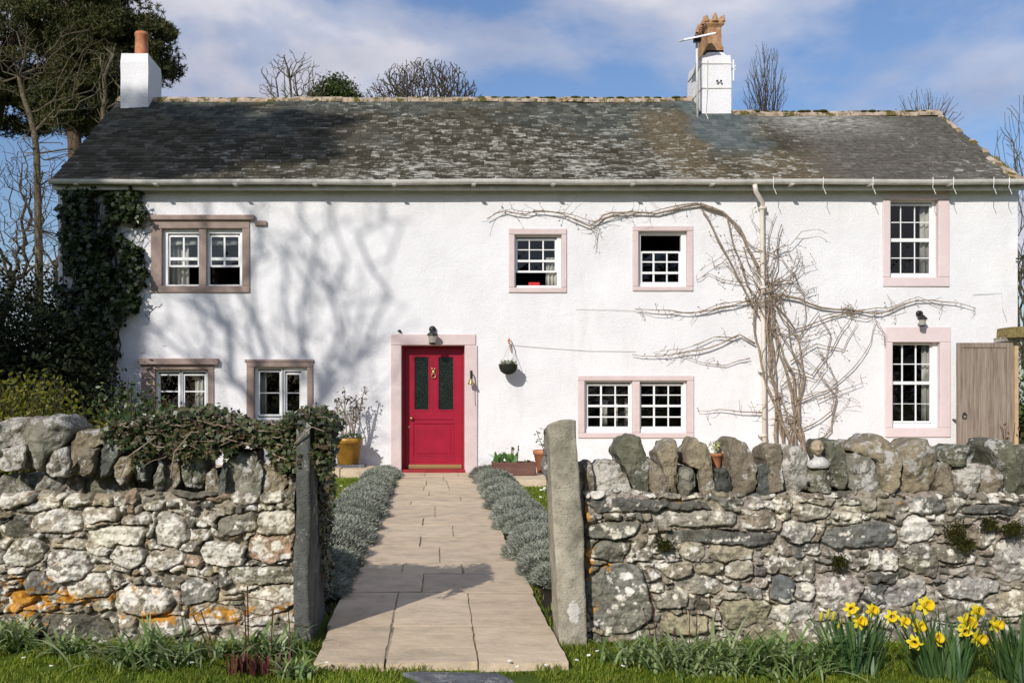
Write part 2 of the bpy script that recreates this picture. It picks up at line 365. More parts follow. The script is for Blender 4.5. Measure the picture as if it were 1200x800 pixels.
def blades(base, ang, lean, length, width, S=4, droop=1.0):
    """curved strap leaves; ang = azimuth, lean = start angle from vertical"""
    n = len(base); t = np.linspace(0, 1, S+1)
    th = lean[:,None] + droop*np.ones((n,1))*t[None]**1.4 if np.isscalar(droop) else lean[:,None]+droop[:,None]*t[None]**1.4
    st = length[:,None]/S
    dr = np.cumsum(np.sin(th)*st, 1) - np.sin(th[:,:1])*st; dz = np.cumsum(np.cos(th)*st, 1) - np.cos(th[:,:1])*st
    ca, sa = np.cos(ang)[:,None], np.sin(ang)[:,None]
    ctr = np.stack([base[:,0:1]+dr*ca, base[:,1:2]+dr*sa, base[:,2:3]+dz], -1)
    wid = width[:,None]*.5*np.clip(np.minimum(1, 1.15-t[None]**3*1.1), .06, 1)
    side = np.stack([-sa, ca, np.zeros_like(ca)], -1)
    L = ctr - side*wid[...,None]; Rr = ctr + side*wid[...,None]
    V = np.stack([L, Rr], 2).reshape(n, -1, 3)
    q = np.array([[2*k, 2*k+1, 2*k+3, 2*k+2] for k in range(S)])
    Q = (q[None] + (np.arange(n)*(2*(S+1)))[:,None,None]).reshape(-1,4)
    return quads(V.reshape(-1,3), Q)
def _h(ix, iy, s):
    a = np.sin(ix*127.1+iy*311.7+s*74.7)*43758.5453; return a-np.floor(a)
def vnoise(x, y, s=0):
    ix, iy = np.floor(x), np.floor(y); fx, fy = x-ix, y-iy
    fx = fx*fx*(3-2*fx); fy = fy*fy*(3-2*fy)
    return (_h(ix,iy,s)*(1-fx)+_h(ix+1,iy,s)*fx)*(1-fy)+(_h(ix,iy+1,s)*(1-fx)+_h(ix+1,iy+1,s)*fx)*fy
def fbm(x, y, s=0, o=4, g=.5):
    r = 0; a = 1; tt = 0
    for k in range(o): r = r+a*vnoise(x*2**k, y*2**k, s+k*13); tt += a; a *= g
    return r/tt
SUNE, SKY, EXPO, CLX, CLY = 3.75, .095, .15, 7.0, 7.0
# ---------------------------------------------------------------- setting: ground, path, terrace
m = mat('lawn_ground', (.05,.08,.015), .95, .1); t = NT(m)
c = t.ramp(t.noise(3, 5, .7), [(.3, (.05,.075,.010)), (.55, (.085,.13,.017)), (.75, (.115,.145,.03))])
c = t.mix(t.ramp(t.noise(24, 4, .7), [(.55, 0.0), (.68, .7)]), c, (.045,.035,.02))
t.color(c); t.bump(t.noise(35, 4, .7), .8, .02); M['ground'] = m
mb = MB(); xs = [-300,-40,-12,-6,-3,0,3,6,12,40,300]; ys = [-120,-20,0,3,6,9,12,15,20,40,120,600]
for y in ys:
    for x in xs: mb.v.append((x, y, -.012))
for j in range(len(ys)-1):
    for i in range(len(xs)-1):
        a = j*len(xs)+i; mb.f.append((a, a+1, a+1+len(xs), a+len(xs)))
o = mb.build('ground', M['ground']); o['kind'] = 'structure'

m = mat('sandstone_flags', (.36,.29,.23), .85, .2); t = NT(m)
g = t.n('ShaderNodeNewGeometry'); rnd = g.outputs['Random Per Island']
c = t.ramp(rnd, [(0, (.53,.42,.292)), (.35, (.60,.475,.33)), (.7, (.56,.445,.308)), (1, (.62,.50,.355))])
c = t.mix(1.0, c, t.ramp(t.noise(4.5, 6, .7), [(.28, .72), (.5, 1.0), (.72, 1.14)]), 'MULTIPLY')
c = t.mix(t.ramp(t.noise(2.2, 7, .75), [(.52, 0.0), (.68, .5)]), c, (.33,.275,.22)); c = t.mix(t.ramp(t.noise(6, 7, .78, t.pos((1,.6,1))), [(.60, 0.0), (.66, .35)]), c, (.25,.22,.16)); c = t.mix(t.ramp(t.noise(11, 6, .75), [(.64, 0.0), (.69, .5)]), c, (.66,.60,.50))
c = t.mix(t.ramp(t.noise(55, 4, .75), [(.60, 0.0), (.72, .45)]), c, (.16,.13,.11))
t.color(c)
h = t.math('ADD', t.noise(7, 5, .65, t.pos((1,2.2,1))), t.math('MULTIPLY', t.noise(50, 4, .7), .3))
t.bump(h, .55, .018); M['path'] = m
m = mat('joint_mortar', (.26,.20,.14), .95, .1); t = NT(m); t.color(t.ramp(t.noise(7, 5, .7), [(.34, (.17,.15,.085)), (.45, (.29,.235,.17)), (.62, (.42,.34,.25))])); M['joint'] = m
# rows of flags: far edge pixel rows and the joints (pixels) in each row
rows = [(783, 738, [456, 557]), (738, 698, [463, 551]), (698, 676, [496]), (676, 663, [472, 542]), (663, 643, [516]), (643, 631, [493]), (631, 618, [531]),
        (618, 609, [496]), (609, 594, [510]), (594, 589, [482]), (589, 583, [540]), (583, 577, [503]), (577, 570.5, [497, 526]), (570.5, 564.5, [500, 524]), (564.5, 559.5, [520]), (559.5, 555.2, [498, 537])]
slabs = MB(); xl, xr = -.54, .578
for i, (pn, pf, js) in enumerate(rows):
    yn, yf = GY(pn), GY(pf); ym = GY((pn+pf)/2)
    cuts = [xl + R.uniform(-.02,.02)] + [PX(j, ym) for j in js] + [xr + R.uniform(-.02,.02)]
    if i == 0: cuts[0] = PX(367, 4.19); cuts[-1] = PX(669, 4.19)
    for a, b in zip(cuts, cuts[1:]):
        g_ = .0055; z = .024 + R.uniform(-.002,.002); tl = R.uniform(-.002,.002)
        x0, x1, y0, y1 = a+g_, b-g_, yn+g_, yf-g_
        j = lambda: R.uniform(-.004,.004)
        if i == 0:   # the front flags widen out to the verge and end in an uneven edge
            pts_n = [(x0+j(), y0+R.uniform(-.02,.02)), (x1+j(), y0+R.uniform(-.02,.02))]
        else: pts_n = [(x0+j(), y0+j()), (x1+j(), y0+j())]
        pts = pts_n + [(x1+j(), y1+j()), (x0+j(), y1+j())]
        nx = max(3, int((x1-x0)/.06)); ny = max(2, int((y1-y0)/.08)); base = len(slabs.v)
        for q in range(ny+1):
            for p in range(nx+1):
                u, v = p/nx, q/ny
                lx = pts[0][0]*(1-u)*(1-v)+pts[1][0]*u*(1-v)+pts[2][0]*u*v+pts[3][0]*(1-u)*v
                ly = pts[0][1]*(1-u)*(1-v)+pts[1][1]*u*(1-v)+pts[2][1]*u*v+pts[3][1]*(1-u)*v
                e = min(u*nx, (1-u)*nx, v*ny, (1-v)*ny)
                wob_ = mnoise.noise(Vector((lx*6, ly*6, i)))*.002
                if e < .5 and 0 == 0: lx += mnoise.noise(Vector((lx*14, ly*14, 3)))*.007; ly += mnoise.noise(Vector((lx*14, ly*14, 9)))*.007
                slabs.v.append((lx, ly, z + tl*(u-.5)*2 + wob_ - (.0015 if e < .5 else 0)))
        W = nx+1
        for q in range(ny):
            for p in range(nx): a_ = base+q*W+p; slabs.f.append((a_, a_+1, a_+1+W, a_+W))
        rim = [base+p for p in range(nx+1)] + [base+q*W+nx for q in range(1, ny+1)] + [base+ny*W+p for p in range(nx-1,-1,-1)] + [base+q*W for q in range(ny-1,0,-1)]
        b0 = len(slabs.v)
        for k in rim: x, y, zz = slabs.v[k]; slabs.v.append((x, y, -.03))
        n = len(rim)
        for k in range(n): slabs.f.append((rim[(k+1)%n], rim[k], b0+k, b0+(k+1)%n))
o = slabs.build('path', M['path'], smooth=False, bevel=0); o['kind'] = 'structure'
jo = MB().box(xl+.03, xr-.03, 4.3, 15.3, -.04, .0165).build('path_bed', M['joint']); jo['kind'] = 'structure'
for nm, x0, x1, y0 in (('lavender_bed', -1.02, -.56, 5.28), ('lavender_bed', .60, 1.03, 5.15)):
    o = MB().box(x0, x1, y0, 15.3, -.05, .003).build(nm, M['soil']); o['kind'] = 'structure'
# dark slab set in the verge in front of the path
def lying_slab(name, pts, ztop, material, thick=.04, seed=1):
    mb = MB(); n = len(pts); cx = sum(p[0] for p in pts)/n; cy = sum(p[1] for p in pts)/n
    ring = []
    for k in range(n):
        a, b = pts[k], pts[(k+1)%n]
        for q in range(5):
            u = q/5; ring.append((a[0]*(1-u)+b[0]*u+R.uniform(-.004,.004), a[1]*(1-u)+b[1]*u+R.uniform(-.004,.004)))
    N = len(ring)
    for s_, z in ((1.0, ztop-thick), (1.0, ztop-.008), (.97, ztop), (.6, ztop+.002), (.2, ztop+.003)):
        for x, y in ring: mb.v.append((cx+(x-cx)*s_, cy+(y-cy)*s_, z+(mnoise.noise(Vector((x*9*s_, y*9, seed)))*.003 if s_ < 1 else 0)))
    for r_ in range(4):
        for k in range(N): a = r_*N+k; b = r_*N+(k+1)%N; mb.f.append((a, b, b+N, a+N))
    mb.f.append(tuple(4*N+k for k in range(N)))
    return mb.build(name, material)
M['darkslab'] = stone_mat('dark_slate_slab', (.13,.135,.145), .2, 0, white=(.3,.3,.29))
o = lying_slab('stepping_slab', [(PX(470,4.13),4.13),(PX(584,4.12),4.12),(PX(618,3.9),3.9),(PX(626,3.72),3.72),(PX(452,3.74),3.74),(PX(505,3.97),3.97)], .004, M['darkslab'])
tag(o, 'dark grey slate slab sunk in the grass in front of the path', 'paving slab')
# stone terrace kerb at the foot of the house, right of the path
for nm, x0, x1, y0, zt in (('terrace_paving', .98, 9.2, 13.25, .08), ('terrace_step', -8.0, -.75, 14.6, .14)):
    mb = MB(); x = x0
    while x < x1-.05:
        w = min(R.uniform(.55,.9), x1-x); y = y0
        for d in ((.8, .8, 1.6) if y0 < 14 else (1.6,)):
            mb.box(x+.006, x+w-.006, y+.006, min(y+d, 15.62)-.006, -.06, zt+R.uniform(-.005,.005)); y += d
            if y > 15.5: break
        x += w
    o = mb.build(nm, M['path'], bevel=.008); o['kind'] = 'structure'

# ---------------------------------------------------------------- the cottage
house = thing('cottage', 'long white limewashed two storey cottage with slate roof and red front door', 'house', (1.6, YW, 0))
XL, XR, ZE = PX(68, YW), PX(1192.5, YW), 4.60
YB = YW + 6.2
# openings: outer surround, inner opening (pixels)
WIN = {}
def op(x0, y0, x1, y1): return (PX(x0,YW), PX(x1,YW), PZ(y1,YW), PZ(y0,YW))
holes = [op(183,266,287,337), op(174,430,247,495), op(294,428,362,493), op(600,272,660,338), op(745,268,807,337), op(682,444,808,509),
         op(1039,230,1104,328), op(1042,397,1106,503), op(466,400,549,556)]
def wall_sheet(yf, hs, thick):
    xc = {XL, XR}; zc = {-.05, ZE}
    for a, b, c, d in hs: xc |= {a, b}; zc |= {max(c, -.05), d}
    def fill(s, step):
        s = sorted(s); out = []
        for a, b in zip(s, s[1:]):
            n = max(1, int(round((b-a)/step)))
            out += [a+(b-a)*k/n for k in range(n)]
        return out+[s[-1]]
    xs, zs = fill(xc, .2), fill(zc, .2); mb = MB(); nx = len(xs)
    def yy(x, z): return yf + .010*mnoise.noise(Vector((x*.9, z*.9, 4))) + .006*mnoise.noise(Vector((x*3, z*3, 8)))
    for z in zs:
        for x in xs: mb.v.append((x, yy(x, z), z))
    n0 = len(mb.v)
    for j in range(len(zs)-1):
        for i in range(nx-1):
            cx, cz = (xs[i]+xs[i+1])/2, (zs[j]+zs[j+1])/2
            if any(a < cx < b and c < cz < d for a, b, c, d in hs): continue
            a = j*nx+i; mb.f.append((a, a+1, a+1+nx, a+nx))
    for a, b, c, d in hs:    # reveals through the thickness of the wall
        for (x0, z0, x1, z1) in ((a,c,a,d), (b,d,b,c), (a,d,b,d), (b,c,a,c)):
            i = len(mb.v); e = .0
            mb.v += [(x0,yf-.0,z0),(x1,yf-.0,z1),(x1,yf+thick,z1),(x0,yf+thick,z0)]; mb.f.append((i,i+1,i+2,i+3))
    # gable ends, back wall, floor and ceiling close the house; dark partition inside
    return mb
w = wall_sheet(YW, holes, .45); wall = w.build('wall', M['wall'], house, smooth=False)
YR, ZR0 = 15.35, 4.53; SL = .683
def roofz(y): return ZR0 + SL*(y-YR)
RM, RWG = 18.6, 17.95          # ridge distances: main house, lower wing
XS = PX(812, 18.6)              # where the wing begins
mb = MB()
for x, yr in ((XL, RM), (XR, RWG)):    # gable walls
    i = len(mb.v); yb = 2*yr-YW
    mb.v += [(x,YW,-.05),(x,yb,-.05),(x,yb,ZE),(x,yr,roofz(yr)-.06),(x,YW,ZE)]; mb.f.append((i,i+1,i+2,i+3,i+4))
i = len(mb.v); mb.v += [(XL,2*RM-YW,-.05),(XS,2*RM-YW,-.05),(XS,2*RM-YW,ZE),(XL,2*RM-YW,ZE)]; mb.f.append((i,i+1,i+2,i+3))
i = len(mb.v); mb.v += [(XS,2*RWG-YW,-.05),(XR,2*RWG-YW,-.05),(XR,2*RWG-YW,ZE),(XS,2*RWG-YW,ZE)]; mb.f.append((i,i+1,i+2,i+3))
i = len(mb.v); mb.v += [(XS,2*RWG-YW,-.05),(XS,2*RM-YW,-.05),(XS,2*RM-YW,ZE),(XS,RM,roofz(RM)-.05),(XS,2*RWG-YW,ZE)]; mb.f.append((i,i+1,i+2,i+3,i+4))
mb.build('gable_wall', M['wall'], house)
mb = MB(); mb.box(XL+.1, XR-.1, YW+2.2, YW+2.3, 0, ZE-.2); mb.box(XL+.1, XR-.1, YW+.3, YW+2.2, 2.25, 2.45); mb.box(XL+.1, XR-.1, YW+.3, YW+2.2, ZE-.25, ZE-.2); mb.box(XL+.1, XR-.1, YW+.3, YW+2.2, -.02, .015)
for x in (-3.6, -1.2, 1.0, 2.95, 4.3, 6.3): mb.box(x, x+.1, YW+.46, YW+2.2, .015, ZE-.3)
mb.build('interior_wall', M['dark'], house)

# roof: deck and courses of separate slates
deck = MB(); o_ = .06
def plane(x0, x1, ya, za, yb, zb, th=.05):
    deck.hexa([(x0,ya,za-th),(x1,ya,za-th),(x1,yb,zb-th),(x0,yb,zb-th),(x0,ya,za),(x1,ya,za),(x1,yb,zb),(x0,yb,zb)])
plane(XL+.01, XS, YR, ZR0-.02, RM, roofz(RM)-.02); plane(XL+.01, XS, 2*RM-YR, ZR0-.02, RM, roofz(RM)-.02)
plane(XS, XR-.04, YR, ZR0-.02, RWG, roofz(RWG)-.02); plane(XS, XR-.04, 2*RWG-YR, ZR0-.02, RWG, roofz(RWG)-.02)
roof = deck.build('roof', M['slate'], house)
sl = MB(); cour = 0; y = YR-.03; cs, sn = 1/math.hypot(1,SL), SL/math.hypot(1,SL)
rowh = .135
while y < RM-.02:
    xe = XS+.02 if y > RWG-.05 else XR-.03
    x = XL+.015 - R.uniform(0,.04)
    sag = lambda xx: .028*mnoise.noise(Vector((xx*.5, y*.35, 2))) + .018*mnoise.noise(Vector((xx*1.7, y*.9, 5)))
    while x < xe:
        wd = R.uniform(.11,.25)*(1.15-.06*cour/4); x2 = min(x+wd, xe); th = R.uniform(.012,.022)
        ln = rowh*1.75; g_ = .003; slip = R.uniform(-.010,.010) + (R.uniform(0,.035) if R.random() < .04 else 0)
        ya, yb = y - slip*cs, y + ln*cs
        lift = .020 + R.uniform(0,.009); za, zb = ZR0+SL*(ya-YR)+lift, ZR0+SL*(min(yb, RM)-YR)+.002
        ta, tb_ = R.uniform(-.005,.005), 0
        p0, p1 = sag(x), sag(x2)
        sl.hexa([(x+g_,ya,za-th+p0+ta),(x2-g_,ya,za-th+p1-ta),(x2-g_,yb,zb-th+p1),(x+g_,yb,zb-th+p0),(x+g_,ya,za+p0+ta),(x2-g_,ya,za+p1-ta),(x2-g_,yb,zb+p1),(x+g_,yb,zb+p0)])
        x = x2
    y += rowh*cs*(1.0-.10*min(1,cour/22)); cour += 1
sl.build('slates', M['slate'], roof)
for x0, x1, yr in ((XL+.0, XS+.05, RM), (PX(858,RWG), XR-.03, RWG)):
    x = x0
    while x < x1-.02:
        rg = MB(); wd = min(R.uniform(.35,.5), x1-x); z = roofz(yr)+.015+R.uniform(-.008,.012); h = .055
        for s_ in (1,):
            i = len(rg.v); dz = .11*SL
            xa, xb = x+.004, x+wd-.004
            sec = [(-.13,-.10),(-.13,-.055),(-.03,.02),(.03,.02),(.13,-.055),(.13,-.10)]
            for xx in (xa, xb):
                for dy, d2 in sec: rg.v.append((xx, yr+dy, z+d2+.02+R.uniform(-.006,.006)))
            for k in range(5): rg.f.append((i+k, i+k+1, i+k+7, i+k+6))
            rg.f.append(tuple(i+k for k in range(6))); rg.f.append(tuple(i+6+k for k in range(6))[::-1])
        rg.build('ridge_tile', M['ridge'], roof); x += wd
# mortared verge stones at the right gable, mostly near the eaves
n = 16
for k in range(n):
    if 4 < k < 11 and R.random() < .5: continue
    ya, yb = YR+.02+(RWG-YR)*k/n, YR+(RWG-YR)*(k+1)/n-.01; w_ = .07+R.uniform(.03,.09) + (.14 if k < 2 else (.06 if k < 5 else 0)); h_ = R.uniform(.02,.04)
    vg = MB(); vg.hexa([(XR-w_,ya,roofz(ya)),(XR-.02,ya,roofz(ya)),(XR-.02,yb,roofz(yb)),(XR-w_*R.uniform(.6,1),yb,roofz(yb)),
             (XR-w_+.01,ya,roofz(ya)+h_),(XR-.025,ya,roofz(ya)+h_),(XR-.025,yb,roofz(yb)+h_),(XR-w_*.7,yb,roofz(yb)+h_)])
    vg.build('verge_stone', M['ridge'], roof, bevel=.012)
# moss and lichen crust growing along the ridge
for k in range(70):
    x = R.uniform(PX(560,RM), XS-.1) if k < 40 else R.uniform(PX(870,RWG), XR-.3)
    yr = RM if x < XS else RWG
    mo = MB().ball((x, yr-R.uniform(.0,.09), roofz(yr)+.03), R.uniform(.03,.05), 5, R.uniform(1,2.4), 1, .6); mo.build('moss_cushion', M['moss'], roof, smooth=True)

# gutter, downpipe, hooks
gut = MB(); N = 8; zg, yg, rg_ = 4.50, 15.30, .062
xs = np.linspace(XL-.015, XR-.02, 46)
for x in xs:
    dz = .012*mnoise.noise(Vector((x*.6,0,0)))
    for rr in (rg_, rg_-.008):
        for k in range(N+1):
            a = math.pi + math.pi*k/N; gut.v.append((x, yg+rr*math.cos(a), zg+.03+dz+rr*math.sin(a)*1.15))
W = 2*(N+1)
for i in range(len(xs)-1):
    for k in range(N):
        a = i*W+k; gut.f.append((a, a+1, a+1+W, a+W)); b = a+N+1; gut.f.append((b, b+W, b+W+1, b+1))
    a = i*W; gut.f.append((a, a+W, a+W+N+1, a+N+1)); a = i*W+N; gut.f.append((a, a+N+1, a+N+1+W, a+W))
for x in np.arange(XL+.4, XR, 1.22): gut.box(x-.03, x+.03, yg-.067, yg+.3, zg-.052, zg-.04)
gut.build('gutter', M['gutter'], house)
fas = MB().box(XL-.02, XR+.02, 15.4, 15.44, 4.40, 4.545).build('fascia', M['gutter'], house)
xd = PX(891, YW); dp = MB()
dp.tube([(PX(882,15.3)+.03, 15.30, 4.47), (PX(884,15.4), 15.33, 4.36), (xd, 15.48, 4.22), (xd, 15.52, 4.12), (xd+.01, 15.52, 3.0), (xd+.03, 15.52, 1.6), (xd+.045, 15.52, .1)], .036, 10)
for z in (4.14, 2.9, 1.6, .6): dp.box(xd-.05+.012, xd+.05+.012, 15.475, 15.6, z-.02, z+.02)
dp.build('downpipe', M['pipe'], house, smooth=True)
for px in (905, 963, 1021, 1091, 1115, 1162, 1180):
    x = PX(px, 15.3); hk = MB()
    hk.tube([(x, 15.235, 4.56), (x-.005, 15.225, 4.47), (x-.004, 15.24, 4.40), (x+.02, 15.245, 4.37), (x+.03, 15.24, 4.33), (x+.045, 15.24, 4.30)], .0045, 6)
    hk.build('gutter_hook', M['white'], house)

# window surrounds, sashes, glass and curtains
def wavy(mb, amp=.006):
    def f(p): return p + Vector((mnoise.noise(p*3.1)*amp, 0, mnoise.noise(p*2.7+Vector((5,1,0)))*amp))
    return f
def surround(o, lights, material, hood=None, depth=.16):
    """o: outer pixel rect, lights: list of inner pixel openings"""
    x0, y0, x1, y1 = o; mb = MB(); pf, pb = YW-.026, YW+depth
    lx0, lx1 = lights[0][0], lights[-1][2]; ly0, ly1 = min(l[1] for l in lights), max(l[3] for l in lights)
    def strip(a, b, c, d):    # split into short lengths so the edge can waver
        nx = max(1, int((c-a)/14)); nz = max(1, int((d-b)/14))
        for i in range(nx):
            for j in range(nz):
                pass
        mb.pxbox(a, c, b, d, pf, pb)
    strip(x0, y0, x1, ly0); strip(x0, ly1, x1, y1); strip(x0, ly0, lx0, ly1); strip(lx1, ly0, x1, ly1)
    for a, b in zip(lights, lights[1:]): mb.pxbox(a[2], b[0], ly0, ly1, pf+.02, pb)
    w = mb.build('window', material, house, bevel=.012)
    return w
def rail(mb, x0, x1, y0, y1, ya, yb): mb.pxbox(x0, x1, y0, y1, ya, yb)
def sash_window(win, l, xs, ys, rails, y_in=.085, gaps=(), curtain=None):
    """l: opening; xs: pane column edges [(a,b)..]; ys: pane row edges [(a,b)..] ; every thing between is white wood"""
    ys = [(a-.25, b+.25) for a, b in ys]; x0, y0, x1, y1 = l; fr = MB(); ba = MB(); ya = YW+y_in
    px0, px1 = xs[0][0], xs[-1][1]; py0, py1 = rails
    fr.pxbox(x0-1, px0-2.2, y0-1, y1+1, ya-.025, ya+.05); fr.pxbox(px1+2.2, x1+1, y0-1, y1+1, ya-.025, ya+.05)
    fr.pxbox(px0-2.2, px1+2.2, y0-1, py0-2, ya-.0252, ya+.05); fr.pxbox(px0-2.2, px1+2.2, py1+2, y1+1, ya-.03, ya+.05)
    fr.build('window_frame', M['white'], win, bevel=.006)
    ry = sorted(ys)
    ba.pxbox(px0-2.6, px0, ry[0][0]-2, ry[-1][1]+2, ya+.004, ya+.038); ba.pxbox(px1, px1+2.6, ry[0][0]-2, ry[-1][1]+2, ya+.004, ya+.038)
    ba.pxbox(px0, px1, ry[0][0]-2.4, ry[0][0], ya+.005, ya+.037)
    for k, ((a, b), (c, d)) in enumerate(zip(ry, ry[1:])):
        wide = c-b > 3.2
        b += .35; c -= .45
        ba.pxbox(px0, px1, b, c, ya+(.0 if wide else .012), ya+(.04 if wide else .032))
    ba.pxbox(px0, px1, ry[-1][1], ry[-1][1]+2.4, ya+.003, ya+.039)
    for (a, b), (c, d) in zip(xs, xs[1:]): ba.pxbox(b+.45, c-.35, ry[0][0], ry[-1][1], ya+.014, ya+.030)
    ba.build('sash', M['white'], win, bevel=.003)
    gl = MB(); X0, X1, Z0, Z1 = PX(px0,YW), PX(px1,YW), PZ(ry[-1][1],YW), PZ(ry[0][0],YW); yg_ = ya+.022
    for (a, b) in xs:
        for (c, d) in ry:
            i = len(gl.v); A, B, Cc, D = PX(a,YW), PX(b,YW), PZ(d,YW), PZ(c,YW); j1, j2 = R.uniform(-.0015,.0015), R.uniform(-.0015,.0015)
            gl.v += [(A,yg_+j1,Cc),(B,yg_-j1,Cc),(B,yg_+j2,D),(A,yg_-j2,D)]; gl.f.append((i,i+1,i+2,i+3))
    gl.build('pane', M['glass'], win)
def curtain(win, px0, px1, y0, y1, back=.26, waves=3, material='curtain'):
    n = 24; mb = MB()
    for k in range(n+1):
        u = k/n; x = PX(px0+(px1-px0)*u, YW+back); yy = YW+back+.022*math.sin(u*waves*2*math.pi)
        for z in (PZ(y1,YW), PZ(y0,YW)): mb.v.append((x, yy+R.uniform(-.004,.004), z))
    for k in range(n): mb.f.append((2*k, 2*k+2, 2*k+3, 2*k+1))
    o = mb.build('curtain', M[material], win, smooth=True); s = o.modifiers.new('t', 'SOLIDIFY'); s.thickness = .004
# upper left, stone mullion
w1 = surround((177,258,293,343), [(190,268,233,335), (242,268,284,335)], M['brownstone'])
mb = MB().pxbox(171, 299, 252.5, 258.5, YW-.075, YW+.1); mb.pxbox(299, 313, 259, 265, YW-.05, YW+.1); mb.pxbox(157, 171, 259, 267, YW-.05, YW+.1); mb.build('hood_mould', M['brownstone'], w1, bevel=.015)
mb = MB().pxbox(170, 299, 254, 258, YW-.077, YW-.02)
for l, xs in (((190,268,233,335), [(198,212),(215,230)]), ((242,268,284,335), [(246.5,260),(263,278)])):
    sash_window(w1, l, xs, [(277,300),(305,309.5)], (275, 331))
    curtain(w1, xs[0][0]-1, xs[1][1]+1, 279, 285, .2, 2)
curtain(w1, 198, 222, 270, 332, .3, 4); 
w2 = surround((166,427,251,500), [(182,433,244,494)], M['brownstone'])
MB().pxbox(163, 257, 420, 427.5, YW-.09, YW+.1).build('hood_mould', M['brownstone'], w2, bevel=.015)
sash_window(w2, (182,433,211,494), [(186,207)], [(440,457),(460,487)], (438, 489)); sash_window(w2, (211,433,244,494), [(215,238)], [(440,457),(460,487)], (438, 489))
curtain(w2, 229, 239, 438, 490, .22, 2)
w3 = surround((289,424,367,497), [(298,430,360,492)], M['brownstone'])
mb = MB().pxbox(287, 368, 421, 424.4, YW-.035, YW+.1).build('hood_mould', M['brownstone'], w3, bevel=.01)
sash_window(w3, (298,430,331,492), [(303.5,326.5)], [(436,459),(461.5,485)], (434, 487)); sash_window(w3, (331,430,360,492), [(335.5,350)], [(439,459),(461.5,481)], (437, 483))
curtain(w3, 303, 313, 434, 487, .22, 2)
w4 = surround((596,268,664,343), [(603,275,658,337)], M['pink'])
sash_window(w4, (603,275,658,337), [(607,620),(622,636),(638.5,651)], [(281,290.5),(293,303),(307,316)], (279, 332))
curtain(w4, 640, 652, 300, 334, .16, 3); MB().pxbox(621, 634, 329, 334, YW+.2, YW+.26).build('ornament', M['reditem'], w4, label='red box on the window sill')
w5 = surround((741,265,812,341), [(748,271,805,336)], M['pink'])
sash_window(w5, (748,271,805,336), [(754,766),(769,782),(784.5,797)], [(296,304.5),(307.5,317),(321,329.5)], (277, 330))
w6 = surround((677,440,813,513), [(685,446,741,507), (750,446,805,507)], M['pink'])
for l, xs in (((685,446,741,507), [(690,704),(707,721),(723.5,737.5)]), ((750,446,805,507), [(752.5,766.5),(769.5,783.5),(786,800)])):
    sash_window(w6, l, xs, [(452,461.5),(464,473.5),(477.5,487),(490,499.5)], (450, 500), .08)
curtain(w6, 721, 739, 466, 500, .5, 3); curtain(w6, 703, 712, 468, 500, .6, 2)
w7 = surround((1034,223,1112,336), [(1043,234,1099,325)], M['palepink'])
sash_window(w7, (1043,234,1099,325), [(1044.5,1058.5),(1060.5,1075),(1077,1093)], [(240,258),(260.5,277.5),(283,300),(302.5,319)], (238, 320), .10)
curtain(w7, 1078, 1096, 236, 320, .2, 3)
w8 = surround((1036.5,383,1113.5,512), [(1045.5,401,1101,501)], M['palepink'])
sash_window(w8, (1045.5,401,1101,501), [(1046.5,1060),(1062.5,1076),(1078.5,1093.5)], [(404,425),(427.5,446),(451,472),(474,493)], (402.5, 494), .10)
curtain(w8, 1080, 1096, 402, 494, .2, 3)

# front door
dm = MB(); x0, y0, x1, y1 = 458, 391.5, 557.5, 556
dm.pxbox(x0, x1, y0, 404.5, YW-.028, YW+.28); dm.pxbox(x0, 470.5, 404.5, y1, YW-.028, YW+.28); dm.pxbox(544.5, x1+2, 404.5, y1, YW-.028, YW+.28)
dm.build('door_surround', M['pink'], house, bevel=.012)
YD = YW+.20
dj = MB(); dj.pxbox(470.5, 474.3, 404.5, 553, YD-.03, YD+.05, YW); dj.pxbox(542.3, 544.5, 404.5, 553, YD-.03, YD+.05, YW); dj.pxbox(474.3, 542.3, 404.5, 406.5, YD-.03, YD+.05, YW)
dj.build('door_frame', M['darkred'], house)
dr = MB()
ya, yb = YD, YD+.045
dr.pxbox(474.5, 484.5, 406.7, 549.5, ya, yb); dr.pxbox(532.5, 542.2, 406.7, 549.5, ya, yb)
dr.pxbox(484.5, 532.5, 406.7, 416.7, ya, yb); dr.pxbox(503, 513, 416.7, 481, ya, yb); dr.pxbox(484.5, 532.5, 481, 491.6, ya, yb); dr.pxbox(484.5, 532.5, 492.6, 496.5, ya, yb)
dr.pxbox(484.5, 532.5, 536, 549.5, ya, yb); dr.pxbox(484.5, 532.5, 496.5, 536, ya+.014, yb-.005)
dr.pxbox(475, 542, 491.5, 492.7, ya+.012, yb-.006)
dr.pxbox(488.5, 528.5, 500.5, 532, ya+.006, ya+.02)
for a, b in ((484.5, 503), (513, 532.5)):   # glazing beads
    dr.pxbox(a, b, 479.8, 481.4, ya-.006, ya+.02); dr.pxbox(a, a+1.2, 417, 480, ya-.004, ya+.02); dr.pxbox(b-1.2, b, 417, 480, ya-.004, ya+.02); dr.pxbox(a, b, 416.3, 417.6, ya-.004, ya+.02)
door = dr.build('door', M['red'], house, bevel=.004)
gp = MB(); gp.pxbox(484.5, 503, 416.7, 481, ya+.018, ya+.026); gp.pxbox(513, 532.5, 416.7, 481, ya+.018, ya+.026); gp.build('door_glass', M['doorglass'], door)
kb = MB().ball(P(482, 490, YD-.04), .026, 8); kb.tube([P(482,490,YD-.04), P(482,490,YD+.01)], .012, 8); kb.build('doorknob', M['brass'], door, smooth=True)
kb = MB().lathe((0,0,0), [(.018,0),(.018,.006)], 10).warp(lambda p: P(479.2,500,YD-.002)+Vector((p.x, -p.z, p.y))); kb.build('keyhole_cover', M['brass'], door)
kn = MB(); c = P(508, 436, YD-.012)     # knocker: an animal head with two ears holding a ring
